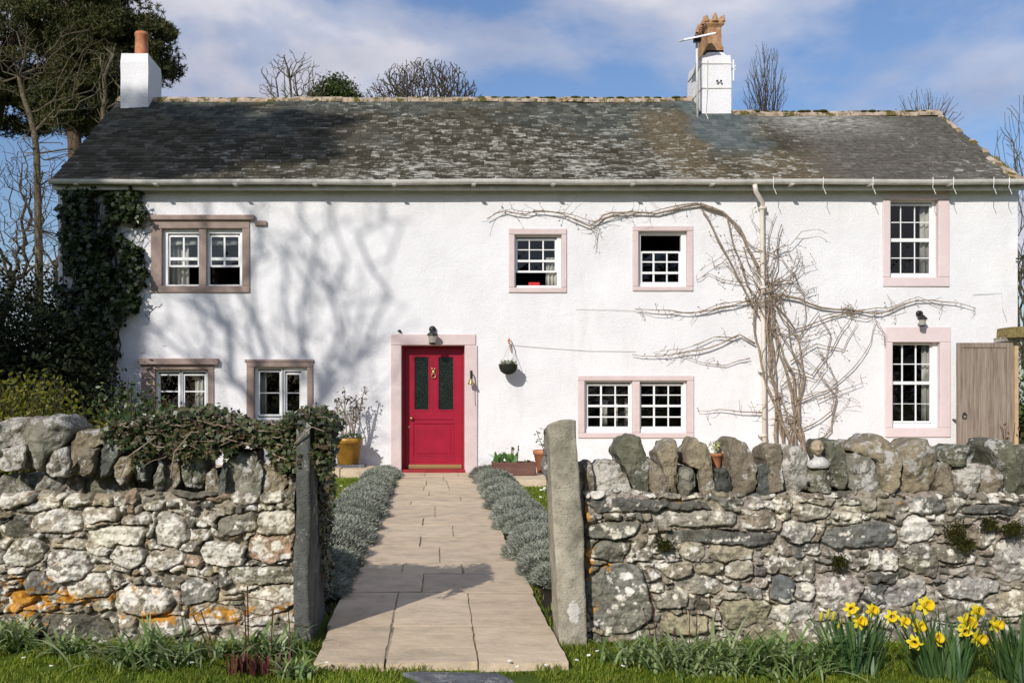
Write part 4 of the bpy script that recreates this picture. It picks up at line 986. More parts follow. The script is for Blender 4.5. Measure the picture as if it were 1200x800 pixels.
copesL = [('cope_white',[(-25,500),(0,493),(20,489),(40,488),(34,505),(28,520),(12,523),(2,535),(-25,540)],.34),
 ('cope_grey',[(30,500),(40,489),(58,486),(76,487),(88,500),(82,518),(62,530),(48,551),(40,551),(30,536),(27,514)],.36),
 ('cope_white',[(6,529),(20,521),(31,522),(33,536),(26,552),(6,550),(-1,541)],.2), ('cope_white',[(55,545),(62,528),(80,522),(84,540),(78,558),(60,556)],.25),
 ('cope_tan',[(85,516),(90,507),(102,503),(120,504),(131,508),(122,519),(102,527),(94,533),(89,547),(80,556),(81,536)],.33),
 ('cope_warm',[(94,530),(106,524),(119,524),(117,539),(110,556),(99,557),(95,546)],.22), ('cope_slate',[(118,527),(128,514),(142,500),(153,508),(149,524),(137,537),(130,552),(118,561),(113,547)],.34),
 ('cope_tan',[(136,547),(144,535),(158,531),(163,540),(153,559),(142,569),(136,561)],.3), ('cope_slate',[(160,537),(166,520),(176,511),(186,516),(181,540),(177,563),(160,562),(156,557)],.34),
 ('cope_tan',[(193,549),(200,540),(210,541),(213,564),(201,577),(192,571)],.3), ('cope_green',[(212,527),(218,517),(233,518),(240,540),(241,562),(236,575),(218,570),(213,556)],.34),
 ('cope_warm',[(242,555),(252,547),(261,566),(255,579),(241,579)],.28), ('cope_grey',[(266,538),(274,528),(300,526),(303,540),(297,585),(280,585),(265,579)],.34),
 ('cope_tan',[(305,562),(308,544),(318,539),(330,541),(339,566),(329,583),(312,586),(305,577)],.33), ('cope_warm',[(338,560),(348,556),(350,580),(340,584)],.24),
 ('cope_grey',[(184,560),(190,535),(196,545),(194,574),(185,575)],.2), ('cope_grey',[(296,560),(304,540),(309,548),(306,585),(297,586)],.2), ('cope_slate',[(258,560),(263,540),(268,545),(267,580),(258,582)],.2)]
for i, (mt_, px, d) in enumerate(copesL): outline_stone('coping_stone', px, YG-.035+R.uniform(-.01,.012), d, LW, M[mt_], 100+i)
x = -2.2; i = 0
while x > -4.2:
    w = R.uniform(.10,.2); h = R.uniform(.16,.30); c = lambda a, b: (CX+a*F/(YG+.04), CY+(EYE-b)*F/(YG+.04))
    outline_stone('coping_stone', [c(x,.68), c(x-.01,.68+h*.6), c(x-w*.25,.68+h), c(x-w*.7,.68+h*.95), c(x-w,.68+h*.5), c(x-w*.95,.68)][::-1], YG-.03, .34, LW, M[R.choice(['cope_grey','cope_tan','cope_white'])], 300+i); x -= w*.97; i += 1
# rubble behind the copes, so that no sky shows between them
def hearting(x0, x1, ztop, parent, seed):
    rs = random.Random(seed); x = x0; i = 0
    c = lambda a, b: (CX+a*F/(YG+.04), CY+(EYE-b)*F/(YG+.04))
    while x < x1:
        w = rs.uniform(.10,.17); h = rs.uniform(.055,.10)
        outline_stone('hearting_stone', [c(x-.01,ztop-.03), c(x+w,ztop-.03), c(x+w*.96,ztop+h*.7), c(x+w*.6,ztop+h), c(x+w*.2,ztop+h*.85)], YG+.09, .24, parent, M[rs.choice(['cope_warm','cope_green','cope_grey'])], seed+i); x += w*.9; i += 1
hearting(-2.15, PX(340,YG), .70, LW, 700)

RW = thing('garden_wall', 'rough stone garden wall right of the path with upright pointed coping stones', 'wall', (2.6, YG+.2, 0))
bigR = [(762,592,70,8,6,0,(.125,.12,.105),-.3),(725,700,38,40,2.3,.0,(.20,.195,.165),-.22),(845,631,64,8.5,6,-.02,(.135,.13,.115),-.2),(890,609,19,13,2.8,0,(.27,.225,.165),-.15),(815,607,50,10,3.5,-.06,(.33,.30,.26),.16),
        (812,648,15,10,3,0,(.36,.32,.24),-.2),(858,649,22,11,3,.05,(.37,.32,.23),-.25),(795,668,19,10,4,0,(.36,.31,.23),-.25),(836,668,18,7,4,0,(.34,.30,.21),-.3),(866,667,15,10,3,.1,(.35,.31,.24),-.2),
        (817,686,26,9,3.4,0,(.29,.265,.21),-.2),(785,702,20,10,3.4,0,(.33,.30,.25),.05),(853,702,19,9,3.4,0,(.42,.38,.32),.0),(800,731,28,11,5,-.03,(.33,.29,.20),-.25),(875,720,31,17,4.5,0,(.33,.30,.21),-.25),
        (715,620,34,10,4,0,(.19,.185,.155),-.2),(716,645,22,12,3,.1,(.2,.19,.16),-.15),
        (1074,622,18,15,3,0,(.55,.52,.47),.4),(1036,656,16,16,3,.1,(.22,.20,.17),-.02),(1076,658,19,19,3.4,0,(.20,.18,.15),-.05),(1008,628,44,15,4,.08,(.15,.15,.135),-.2),(935,622,20,13,3,.05,(.38,.36,.32),.15),
        (983,692,28,19,2.8,0,(.36,.31,.275),.02),(918,690,16,15,3,0,(.15,.155,.15),-.15),(943,693,11,11,3,0,(.30,.28,.25),.1),(930,718,25,11,3.4,0,(.40,.38,.34),.12),(1043,678,26,8,4.5,0,(.13,.125,.105),-.25),
        (1029,696,16,11,3,0,(.16,.16,.145),-.1),(1162,596,33,6,6,0,(.125,.12,.105),-.3),(1190,655,26,26,3,0,(.37,.34,.30),.12),(1148,626,14,15,3,0,(.27,.23,.18),-.1),(1060,695,22,13,2.8,.4,(.33,.31,.29),.06),
        (950,599,20,9,3,.05,(.30,.27,.22),.08),(1113,650,18,10,4,0,(.23,.21,.165),-.15),(1140,690,34,14,4,0,(.33,.31,.28),.14),(1120,715,30,13,4,0,G1,.0),(1180,705,26,14,3.5,.1,G4,.15),(960,745,40,14,4,0,G1,0),(1085,742,36,12,5,0,(.25,.225,.18),-.15),(905,745,24,12,4,0,G2,0)]
orR = [(688,600,6,22,1.0),(690,660,7,26,1.0),(702,625,14,8,.6),(710,662,14,8,.7),(697,712,6,12,.85),(794,585,6,5,1.0),(1052,590,7,5,1.0),(1048,670,8,5,.8),(1040,640,7,4,.7),(1112,672,10,5,.6),(760,640,14,6,.4)]
wall_face('stonework', PX(686,YG), 4.6, .70, bigR, 8, RW, [G1,G2,G3,(.28,.25,.20),(.32,.285,.24),(.17,.165,.145),(.27,.225,.18)], .0, orR, (.30,.26,.215), .002)
copesR = [('cope_warm',[(684,542),(693,540),(695,581),(684,583)],.3),('cope_white',[(695,551),(702,541),(717,539),(727,549),(736,562),(743,574),(740,586),(696,583)],.32),
 ('cope_green',[(722,533),(728,515),(740,508),(750,513),(757,531),(762,544),(760,577),(751,586),(742,573),(732,549)],.34),('cope_warm',[(761,535),(772,544),(783,559),(784,579),(772,582),(760,574)],.26),
 ('cope_tan',[(771,531),(783,516),(794,515),(795,533),(793,581),(785,584),(782,560),(774,546)],.33),('cope_grey',[(797,549),(812,546),(815,570),(799,582),(794,573)],.25),
 ('cope_tan',[(803,542),(808,526),(817,512),(821,518),(829,519),(833,533),(837,577),(828,584),(821,573),(817,547),(808,546)],.32),('cope_slate',[(837,551),(851,548),(858,573),(855,582),(838,585)],.3),
 ('cope_warm',[(854,516),(861,511),(874,518),(883,533),(886,548),(883,575),(863,585),(851,582),(855,546)],.34),('cope_slate',[(886,546),(899,543),(904,560),(905,582),(887,581)],.26),
 ('cope_warm',[(896,524),(906,519),(916,521),(915,574),(899,578)],.3),('cope_white',[(915,522),(937,523),(945,532),(950,547),(950,574),(927,578),(914,575)],.34),('cope_green',[(950,547),(970,545),(974,555),(973,578),(950,577)],.26),
 ('cope_green',[(966,516),(984,515),(991,529),(991,568),(984,574),(974,571),(973,554),(969,540)],.33),('cope_grey',[(990,535),(1008,529),(1024,541),(1033,581),(1008,582),(992,571)],.26),
 ('cope_tan',[(996,524),(1005,518),(1017,516),(1030,508),(1044,516),(1051,533),(1048,569),(1039,581),(1031,578),(1025,541),(1014,530),(998,529)],.34),
 ('cope_tan',[(1050,530),(1060,522),(1073,516),(1084,516),(1096,526),(1101,544),(1091,577),(1051,581)],.34),
 ('cope_warm',[(1092,569),(1103,542),(1115,539),(1119,580),(1109,590),(1096,585)],.3),('cope_green',[(1107,531),(1110,524),(1141,522),(1143,531),(1131,543),(1116,546),(1106,540)],.3),
 ('cope_white',[(1117,548),(1131,542),(1144,544),(1145,585),(1121,583)],.3),('cope_warm',[(1145,546),(1157,543),(1172,556),(1173,585),(1145,587)],.28),
 ('cope_green',[(1162,520),(1172,511),(1180,514),(1187,527),(1203,522),(1216,580),(1180,585),(1171,570),(1169,542)],.34)]
for i, (mt_, px, d) in enumerate(copesR): outline_stone('coping_stone', px, YG-.03+R.uniform(-.012,.012)-(.05 if d == .10 else 0), d, RW, M[mt_], 500+i)
x = PX(1214, YG+.04); i = 0
while x < 4.6:
    w = R.uniform(.10,.2); h = R.uniform(.18,.30); c = lambda a, b: (CX+a*F/(YG+.04), CY+(EYE-b)*F/(YG+.04))
    outline_stone('coping_stone', [c(x,.68), c(x+w*.95,.68), c(x+w,.68+h*.6), c(x+w*.7,.68+h), c(x+w*.3,.68+h*.95), c(x-.01,.68+h*.5)], YG-.03, .34, RW, M[R.choice(['cope_grey','cope_tan','cope_green','cope_warm'])], 600+i); x += w*.97; i += 1
hearting(PX(690,YG), PX(1220,YG), .70, RW, 800)
for px, py, rx, rz in ((1112,622,14,15),(978,656,9,9),(1178,618,12,8),(774,636,9,7),(1122,636,10,7),(1150,612,8,5)):
    n = 420; uv = NR.normal(scale=.5, size=(n,2)); b = np.stack([PX(px,YG)+uv[:,0]*rx*YG/F, np.full(n, YG-.055), PZ(py,YG)+uv[:,1]*rz*YG/F], 1)
    d = norm(rand_dirs(n)+np.array([0,-1.3,.2])); w_ = norm(np.cross(d, rand_dirs(n)))*.0035; ln = NR.uniform(.012,.035,n)[:,None]
    link_mesh('moss_tuft', polys(np.stack([b-w_, b+w_, b+d*ln], 1)), M['moss'], RW)

# gateposts
GPL = thing('gatepost', 'blue grey slate slab gatepost left of the path, half hidden by ivy', 'gatepost', (-.62, 4.9, 0))
mb = MB(); Sx, Sy, Sz = 3, 10, 16
x0, x1, y0, y1 = -.652, -.580, 4.63, 5.24
def slab(px, n):
    pass
def rough_box(x0, x1, y0, y1, z0, z1, n, fn):
    mb = MB(); nx, ny, nz = n; idx = {}
    def vid(i, j, k):
        if (i,j,k) not in idx:
            p = Vector((x0+(x1-x0)*i/nx, y0+(y1-y0)*j/ny, z0+(z1-z0)*k/nz)); idx[(i,j,k)] = len(mb.v); mb.v.append(tuple(fn(p, i/nx, j/ny, k/nz)))
        return idx[(i,j,k)]
    for k in range(nz):
        for i in range(nx): mb.f.append((vid(i,0,k),vid(i+1,0,k),vid(i+1,0,k+1),vid(i,0,k+1))); mb.f.append((vid(i+1,ny,k),vid(i,ny,k),vid(i,ny,k+1),vid(i+1,ny,k+1)))
        for j in range(ny): mb.f.append((vid(0,j+1,k),vid(0,j,k),vid(0,j,k+1),vid(0,j+1,k+1))); mb.f.append((vid(nx,j,k),vid(nx,j+1,k),vid(nx,j+1,k+1),vid(nx,j,k+1)))
    for i in range(nx):
        for j in range(ny): mb.f.append((vid(i,j,nz),vid(i+1,j,nz),vid(i+1,j+1,nz),vid(i,j+1,nz))); mb.f.append((vid(i,j+1,0),vid(i+1,j+1,0),vid(i+1,j,0),vid(i,j,0)))
    return mb
def fl(p, u, v, w_):
    p = p.copy(); p.z += (-.20*v+.012*math.sin(v*9))*w_**3
    if w_ > .97: p.x += (.5-u)*.02
    p.x += mnoise.noise(p*4)*.012+mnoise.noise(p*17)*.004; p.y += mnoise.noise(p*5+Vector((3,0,0)))*.014+mnoise.noise(p*21)*.004
    p.x += .012*w_*(1-u) - .004; return p
rough_box(x0, x1, y0, y1, -.05, 1.07, (4, 20, 40), fl).build('post', M['slate_post'], GPL, smooth=True)
GPR = thing('gatepost', 'leaning grey sandstone gatepost with squared top right of the path', 'gatepost', (.62, 4.75, 0))
def fr_(p, u, v, w_):
    # left edge runs from pixel 653 at the foot to 642 at the top, right edge bulges at two thirds
    l = PX(655+(641.5-655)*w_, 4.64); r_ = PX(687+(673.5-687)*w_**1.2 + (3*math.exp(-((w_-.52)/.12)**2)), 4.64)
    e = min(u, 1-u); x = l+(r_-l)*u; y = p.y + (.012*math.cos(math.pi*u)**2 if v == 0 else 0)
    z = p.z + (.022*(u-.1)*(1 if w_ > .93 else 0)) - (.014*(1-4*u*(1-u)) if w_ > .99 else 0) - .025*v*(w_ > .95)
    p = Vector((x, y, z)); p.x += mnoise.noise(p*7)*.006+mnoise.noise(p*23)*.002; p.y += mnoise.noise(p*6+Vector((9,0,0)))*.013+mnoise.noise(p*26)*.004; return p
rough_box(.5, .66, 4.60, 4.82, -.05, 1.03, (12, 12, 60), fr_).build('post', M['post'], GPR, smooth=True)
la = MB(); c = P(640, 545, 4.76)     # iron latch keep: a half disc with a nib on top
pr = [(math.cos(a)*.048-.0, math.sin(a)*.062) for a in np.linspace(math.pi*.5, math.pi*1.5, 12)]
n = len(pr); 
for yy in (-.018, .018):
    for x, z in pr: la.v.append((c.x+x*.95+.02, c.y+yy, c.z+z))
la.f.append(tuple(range(n))[::-1]); la.f.append(tuple(n+k for k in range(n)))
for k in range(n): a, b = k, (k+1)%n; la.f.append((a, b, b+n, a+n))
la.box(c.x-.012, c.x+.05, c.y-.03, c.y+.03, c.z+.048, c.z+.075)
la.box(c.x-.0, c.x+.05, c.y-.012, c.y+.03, c.z-.07, c.z+.04)
la.build('latch_keep', stone_mat('rusty_iron', (.13,.125,.115), .2, .1), GPR, bevel=.006)

# things on and by the walls
fg = thing('garden_figurine', 'small weathered bust of a child among the right wall copings', 'ornament', P(958, 545, 4.74))
c = P(959, 541, 4.74)
def bust(mb): return mb
mb = MB()
mb.tube([c+Vector((0,0,-.03)), c+Vector((0,0,-.015)), c+Vector((0,-.004,.002)), c+Vector((0,-.004,.014)), c+Vector((-.004,-.006,.026)), c+Vector((-.006,-.008,.04))], [.040,.049,.047,.030,.016,.015], 24)
mb.warp(lambda p: Vector((c.x+(p.x-c.x)*1.12, c.y+(p.y-c.y)*.62, p.z)))
mb.build('shoulders', stone_mat('white_plaster', (.62,.6,.57), .3, 0), fg, smooth=True)
h = c+Vector((-.010,-.014,.066)); mb = MB().ball(h, .033, 30, .90, .98, 1.12)
def face(p):
    d = p-h
    if d.z < -.004: p = p + Vector((-d.x*.28*min(1, -d.z/.03), 0, 0))
    p = p + d.normalized()*(.0035 if (d.z > .012+.35*max(0, -d.y) or d.y > .006) else 0) + d.normalized()*mnoise.noise(p*120)*.0016*(1 if d.z > .012 or d.y > .004 else .2)
    if d.y < 0:
        p = p + Vector((0, -.010*math.exp(-((d.x+.006)/.006)**2-((d.z+.004)/.008)**2), 0))
        for ex in (-.018, .008): p = p + Vector((0, .011*math.exp(-((d.x-ex)/.007)**2-((d.z-.006)/.006)**2), 0))
        p = p + Vector((0, .006*math.exp(-((d.x+.006)/.010)**2-((d.z+.019)/.004)**2), 0))
    return p
mb.warp(face); mb.build('head', stone_mat('tan_plaster', (.40,.32,.22), .3, 0), fg, smooth=True)
def pot(name, label, cat, base, r0, r1, h, material, rim=.012):
    t_ = thing(name, label, cat, base)
    MB().lathe(base, [(r0*.95,0),(r0,.005),(r1*.96,h*.8),(r1*1.04,h*.81),(r1*1.06,h*.98),(r1*1.0,h),(r1*.9,h),(r1*.88,h*.88)], 22).build('pot', material, t_, smooth=True)
    MB().lathe(base, [(r1*.9,h*.86),(r1*.5,h*.89),(.002,h*.9)], 14).build('soil', M['soil'], t_, smooth=True)
    return t_
b = Vector((PX(838.5,4.86), 4.86, PZ(548,4.86))); tp_ = pot('plant_pot', 'tiny terracotta pot with a pale seedling standing on the right wall coping', 'plant pot', b, .023, .033, .071, M['terra'])
n = 34; ps = np.array(b)+np.stack([NR.normal(0,.02,n), NR.normal(0,.015,n), NR.uniform(.08,.135,n)], 1)
link_mesh('seedling', leaves(ps, rand_dirs(n)+np.array([0,-.8,.4]), NR.uniform(.012,.02,n), OVAL), leaf_mat('seedling_leaf', [(.16,.22,.04),(.35,.36,.12),(.5,.45,.2)]), tp_)
st = MB()
for k in range(7): a = R.uniform(0,6.28); st.tube([b+Vector((0,0,.06)), b+Vector((math.cos(a)*.012,math.sin(a)*.01,.10)), b+Vector((math.cos(a)*.026,math.sin(a)*.02,.13))], .0014, 4)
st.build('stem', M['strap'], tp_)
b = Vector((PX(639,14.7), 14.7, .085)); tp2 = pot('plant_pot', 'large terracotta pot by the house wall beside the brown trough', 'plant pot', b, .12, .175, .33, M['terra'])
st = MB(); 
for k in range(5): a = R.uniform(0,6.28); st.tube([b+Vector((0,0,.28)), b+Vector((math.cos(a)*.05-.03,math.sin(a)*.05,.45)), b+Vector((math.cos(a)*.10-.05,math.sin(a)*.08,.62))], .006, 4)
st.build('stem', M['strap'], tp2)
n = 60; ps = np.array(b)+np.stack([NR.normal(-.03,.07,n), NR.normal(0,.06,n), NR.uniform(.38,.66,n)], 1); link_mesh('foliage', leaves(ps, rand_dirs(n), NR.uniform(.03,.05,n), OVAL), M['shrub_green'], tp2)
b = Vector((PX(408,15.2), 15.2, .175)); tp3 = pot('plant_pot', 'ochre glazed pot of tall bare flower stalks beside the red door', 'plant pot', b, .16, .215, .40, M['ochre'])
st = MB(); lp = []
for (px, py) in ((404,456),(398,470),(417,462),(428,453),(410,466),(425,468),(394,468),(414,480),(402,485)):
    tpz = P(px, py, 15.2+R.uniform(-.1,.1)); b0 = b+Vector((R.uniform(-.08,.08), R.uniform(-.06,.06), .36)); md = b0.lerp(tpz, .5)+Vector((R.uniform(-.04,.04),0,0))
    st.tube([b0, md, tpz], [.012,.010,.007], 5)
    lp = np.array([tuple(tpz+Vector((R.gauss(0,.03), R.gauss(0,.03), R.uniform(-.2,.03)))) for k in range(26)]); link_mesh('foliage', leaves(lp, rand_dirs(26), NR.uniform(.03,.07,26), OVAL), M['dry'], tp3)  # clusters of dried seed heads near the stalk tips
st.build('stem', M['vine'], tp3)
n = 120; ps = np.array(b)+np.stack([NR.uniform(-.2,.2,n), NR.uniform(-.18,.12,n), NR.uniform(.38,.47,n)], 1); link_mesh('foliage', leaves(ps, rand_dirs(n)+np.array([0,-.4,.6]), NR.uniform(.04,.07,n), OVAL), M['shrub_green'], tp3)
MB().box(b.x-.26, b.x+.26, b.y-.2, b.y+.2, .13, .175).build('slate_base', M['darkslab'], tp3)
tr = thing('planter_trough', 'brown wooden trough of tulip leaves against the white wall', 'planter', (PX(602.5,14.2), 14.2, .085))
x0, x1, z0, z1 = PX(577,14.1), PX(628.5,14.1), .085, .27; mb = MB()
mb.hexa([(x0+.02,14.1,z0),(x1-.02,14.1,z0),(x1-.02,14.13,z0),(x0+.02,14.13,z0),(x0,14.08,z1),(x1,14.08,z1),(x1,14.11,z1),(x0,14.11,z1)])
mb.hexa([(x0+.02,14.35,z0),(x1-.02,14.35,z0),(x1-.02,14.38,z0),(x0+.02,14.38,z0),(x0,14.37,z1),(x1,14.37,z1),(x1,14.40,z1),(x0,14.40,z1)])
mb.box(x0+.002, x0+.03, 14.112, 14.37, z0+.002, z1-.003); mb.box(x1-.03, x1-.002, 14.112, 14.37, z0+.002, z1-.003); mb.build('trough_box', M['trough'], tr, bevel=.006)
MB().box(x0+.032, x1-.032, 14.115, 14.365, z0+.01, z1-.03).build('soil', M['soil'], tr)
n = 26; bs = np.stack([np.concatenate([NR.uniform(x0+.04,x0+.16,12), NR.uniform(x0+.2,x0+.36,10), NR.uniform(x1-.16,x1-.08,4)]), NR.uniform(14.16,14.32,n), np.full(n,.24)], 1)
ln = np.concatenate([NR.uniform(.16,.25,22), NR.uniform(.06,.1,4)]); link_mesh('tulip_leaves', blades(bs, NR.uniform(0,6.28,n), NR.uniform(.1,.6,n), ln, NR.uniform(.05,.075,n), 5, .7), M['tulip'], tr)
st = MB()
for k in range(5): bx = x0+.34+R.uniform(-.08,.08); st.tube([(bx,14.2,.24),(bx+.01,14.2,.42),(bx+.02,14.19,.45+R.uniform(0,.06))], [.004,.004,.010], 4)
st.build('flower_stem', M['dry'], tr)

# wooden gate, garden wall and the dish at the right-hand corner
gt = thing('wooden_gate', 'tall weathered plank gate standing open beside the lower right window', 'gate', (PX(1156,15.3), 15.3, .05))
xa, xb, za, zb = PX(1122,15.3), PX(1187,15.3), .06, PZ(401.5,15.3); x = xa+.062
while x < xb-.12:
    w = min(R.uniform(.085,.11), xb-.10-x)
    MB().box(x+.0015, x+w-.0015, 15.30, 15.318, za, zb-.07).build('plank', M['oak'], gt, bevel=.003); x += w
MB().box(xa, xa+.062, 15.285, 15.34, za, zb).build('stile', M['oak'], gt, bevel=.004); MB().box(xb-.1, xb, 15.287, 15.34, za, zb).build('stile', M['oak'], gt, bevel=.004); MB().box(xa+.062, xb-.1, 15.286, 15.339, zb-.075, zb).build('top_rail', M['oak'], gt, bevel=.004)
rc = P(1130.5, 487, 15.27); hd = MB().tube([rc+Vector((math.sin(a)*.034,0,math.cos(a)*.036)) for a in np.linspace(0, 2*math.pi, 15)], .007, 6); hd.ball(rc+Vector((-.005,.0,.04)), .016, 6); hd.build('ring_handle', M['iron'], gt)
MB().box(xb+.003, xb+.055, 15.24, 15.62, 0, zb-.05).build('gate_post', M['paletimber'], gt, bevel=.006)
sw = thing('garden_archway', 'mossy capped stone garden archway at the right corner of the cottage', 'archway', (10.2, 15.5, 0))
def mk(x0, x1, y0, y1, z0, z1, material, nm, amp=.03, n=(12,5,10)):
    return rough_box(x0, x1, y0, y1, z0, z1, n, lambda p, u, v, w_: p + Vector((mnoise.noise(p*4), mnoise.noise(p*4+Vector((7,0,0))), mnoise.noise(p*4+Vector((0,7,0)))))*amp).build(nm, material, sw, smooth=False)
mk(9.33, 9.52, 15.35, 15.75, 0, 1.95, M['cope_tan'], 'pillar', .02, (4,5,24)); mk(10.45, 14.5, 15.35, 15.75, 0, 2.05, M['cope_grey'], 'wall', .03, (40,5,22))
mk(8.74, 9.05, 15.32, 15.58, 2.055, 2.12, M['cope_white'], 'corbel', .012)
mk(8.80, 12.0, 15.22, 15.85, 2.10, 2.27, M['thatch'], 'mossy_cap', .04, (44,9,5))
dh = thing('wall_dish', 'small white dish on a bracket at the right corner of the cottage', 'satellite dish', P(1191, 303, 15.5))
c = P(1203, 296, 15.42); mb = MB(); n = 18
for r_, d_ in ((0.002,0),(.08,.012),(.15,.035),(.2,.065)):
    for k in range(n): a = 2*math.pi*k/n; mb.v.append((r_*math.cos(a), -d_, r_*math.sin(a)))
for l in range(3):
    for k in range(n): a = l*n+k; b = l*n+(k+1)%n; mb.f.append((a,b,b+n,a+n))
mb.warp(lambda p: c + Vector((p.x*.5-p.y*.85, p.y*.5+p.x*.85, p.z)))
o = mb.build('dish', M['white'], dh, smooth=True); s = o.modifiers.new('t','SOLIDIFY'); s.thickness = .008
MB().tube([P(1191,303,15.55), P(1196,303,15.48), c], .014, 6).build('bracket', M['iron'], dh)
# ---------------------------------------------------------------- trees
blob_later = []
def skeleton(trunk, targets, bf=.45, seed=0, jit=.05, step=.35, sag=0.0):
    """balanced spanning tree from the trunk through the target points: returns nodes, parents"""
    rs = np.random.RandomState(seed); pos = [np.array(p, float) for p in trunk]; par = [-1]+list(range(len(trunk)-1)); pl = [0.0]
    for k in range(1, len(trunk)): pl.append(pl[-1]+np.linalg.norm(pos[k]-pos[k-1]))
    pl = [l*.35 for l in pl]
    first = max(1, len(trunk)//3)
    tg = np.array(targets); order = np.argsort(np.linalg.norm(tg-pos[-1], axis=1)); P_ = np.zeros((len(trunk)+len(tg)*8, 3)); L_ = np.zeros(len(P_)); n = len(pos)
    P_[:n] = pos; L_[:n] = pl; par = list(par)
    for ti in order:
        t_ = tg[ti]; d = np.linalg.norm(P_[first:n]-t_, axis=1); i = first+int(np.argmin(d+bf*L_[first:n])); dist = np.linalg.norm(t_-P_[i])
        k = min(6, max(1, int(dist/step))); prev = i; p0 = P_[i].copy()
        for q in range(1, k+1):
            u = q/k; p = p0*(1-u)+t_*u + rs.normal(size=3)*jit*(dist/k) + np.array([0,0,-sag*math.sin(math.pi*u)*dist])
            P_[n] = p; L_[n] = L_[prev]+np.linalg.norm(p-P_[prev]); par.append(prev); prev = n; n += 1
    return P_[:n], par
def tree_mesh(P_, par, r_tip, r_max, expo=2.2, split=None, power=1.0):
    n = len(P_); kids = [[] for _ in range(n)]
    for i, p in enumerate(par):
        if p >= 0: kids[p].append(i)
    r = np.zeros(n)
    for i in range(n-1, -1, -1):
        r[i] = (sum(r[k]**expo for k in kids[i]) if kids[i] else r_tip**expo)**(1/expo)
    # children may precede in index order only for the trunk; parents always come first
    f = (r_max/r[0]) if r[0] > 0 else 1
    r = r_tip + (r-r_tip)*max(.05, (r_max-r_tip)/max(1e-6, r[0]-r_tip))
    tr, br = MB(), MB(); start = [0]; lead = True
    while start:
        s = start.pop(); path = [s]
        if par[s] >= 0: path = [par[s], s]
        while kids[path[-1]]:
            ks = sorted(kids[path[-1]], key=lambda k: -r[k]); 
            for k in ks[1:]: start.append(k)
            path.append(ks[0])
        rad = [r[k] for k in path]
        if par[s] >= 0: rad[0] = min(rad[0], r[s]*1.1)
        if len(path) > 1:
            big = max(rad)
            (tr if lead else br).tube([P_[k] for k in path], rad, 8 if lead else (6 if big > .03 else (4 if big > .012 else 3)), cap=False)
        lead = False
    return tr, br, r, kids
def in_ellipsoid(n, c, rad, seed, shell=.35):
    rs = np.random.RandomState(seed); d = norm(rs.normal(size=(n,3))); q = (shell+(1-shell)*rs.rand(n))[:,None]**.6
    return np.array(c)+d*q*np.array(rad)
def bare_tree(label, base, crown_c, crown_r, n, seed, r_tip=.006, r_max=.16, material='bark_grey', bf=.45, fork=.5, lower=None, name='bare_tree', group=None, shell=.35, bottom=None, jit=.03, step=.35):
    t_ = thing(name, label, 'tree', base, group)
    tg = in_ellipsoid(n, crown_c, crown_r, seed, shell)
    if bottom is not None: tg = tg[tg[:,2] > bottom]
    if lower is not None: tg = np.concatenate([tg, lower])
    f = np.array(crown_c)-np.array([0,0,crown_r[2]*fork]); b = np.array(base, float)-np.array([0,0,.1]); tk = [b*(1-u)+f*u+np.array([math.sin(u*5+seed)*.12, math.cos(u*4+seed)*.1, 0])*min(1, u*2) for u in np.linspace(0,1,9)]
    P_, par = skeleton(tk, tg, bf, seed, jit, step)
    tr, br, r, kids = tree_mesh(P_, par, r_tip, r_max)
    tr.build('trunk', M[material], t_, smooth=True); br.build('branches', M[material], t_, smooth=True)
    return t_, P_, kids
# behind the roof
bare_tree('sparse bare tree behind the roof between the left chimney and the domed tree', (PX(345,36),36,0), (PX(343,36),36,12.4), (1.3,1.1,1.45), 420, 1, .010, .10, bf=.6)
t2 = bare_tree('wide domed bare tree with dense upright twigs behind the middle of the roof', (PX(497,42),42,0), (PX(497,42),42,13.4), (2.65,2.2,2.15), 4600, 2, .013, .2, bf=.55, fork=.98, shell=.3, material='bark_dark', bottom=12.0, jit=.03)
bare_tree('slender bare birch behind the roof just right of the tall chimney', (PX(897,34),34,0), (PX(896,34),34,11.6), (.78,.7,1.9), 750, 3, .006, .07, material='bark_dark', bf=.9, fork=.9, shell=.05)
bare_tree('thin sparse bare treetop showing above the right end of the ridge', (PX(1085,36),36,0), (PX(1083,36),36,11.4), (1.4,1.0,1.2), 330, 4, .007, .08, material='bark_grey', bf=.9, fork=.9, shell=.1)
bare_tree('bare tree beside the right gable of the cottage', (PX(1215,24),24,0), (PX(1203,24),24,5.2), (1.0,1.2,3.4), 1100, 5, .006, .12, material='bark_grey', bf=.8, fork=.9, shell=.1)
ft = thing('evergreen_tree', 'rounded dark evergreen treetop behind the roof', 'tree', (PX(393,38),38,0))
MB().tube([(PX(393,38),38,-.1),(PX(393,38),38,6),(PX(394,38),38,11.5)], [.2,.16,.05], 8).build('trunk', M['bark_dark'], ft)
cl = in_ellipsoid(110, (PX(394,38),38,12.35), (.98,1.0,.95), 31, .3); ps = np.concatenate([c+NR.normal(scale=.20, size=(150,3)) for c in cl])
link_mesh('crown', leaves(ps, rand_dirs(len(ps))+(ps-np.array((PX(394,38),38,11.3)))*.5, NR.uniform(.08,.15,len(ps)), OVAL, .5), M['evergreen'], ft)

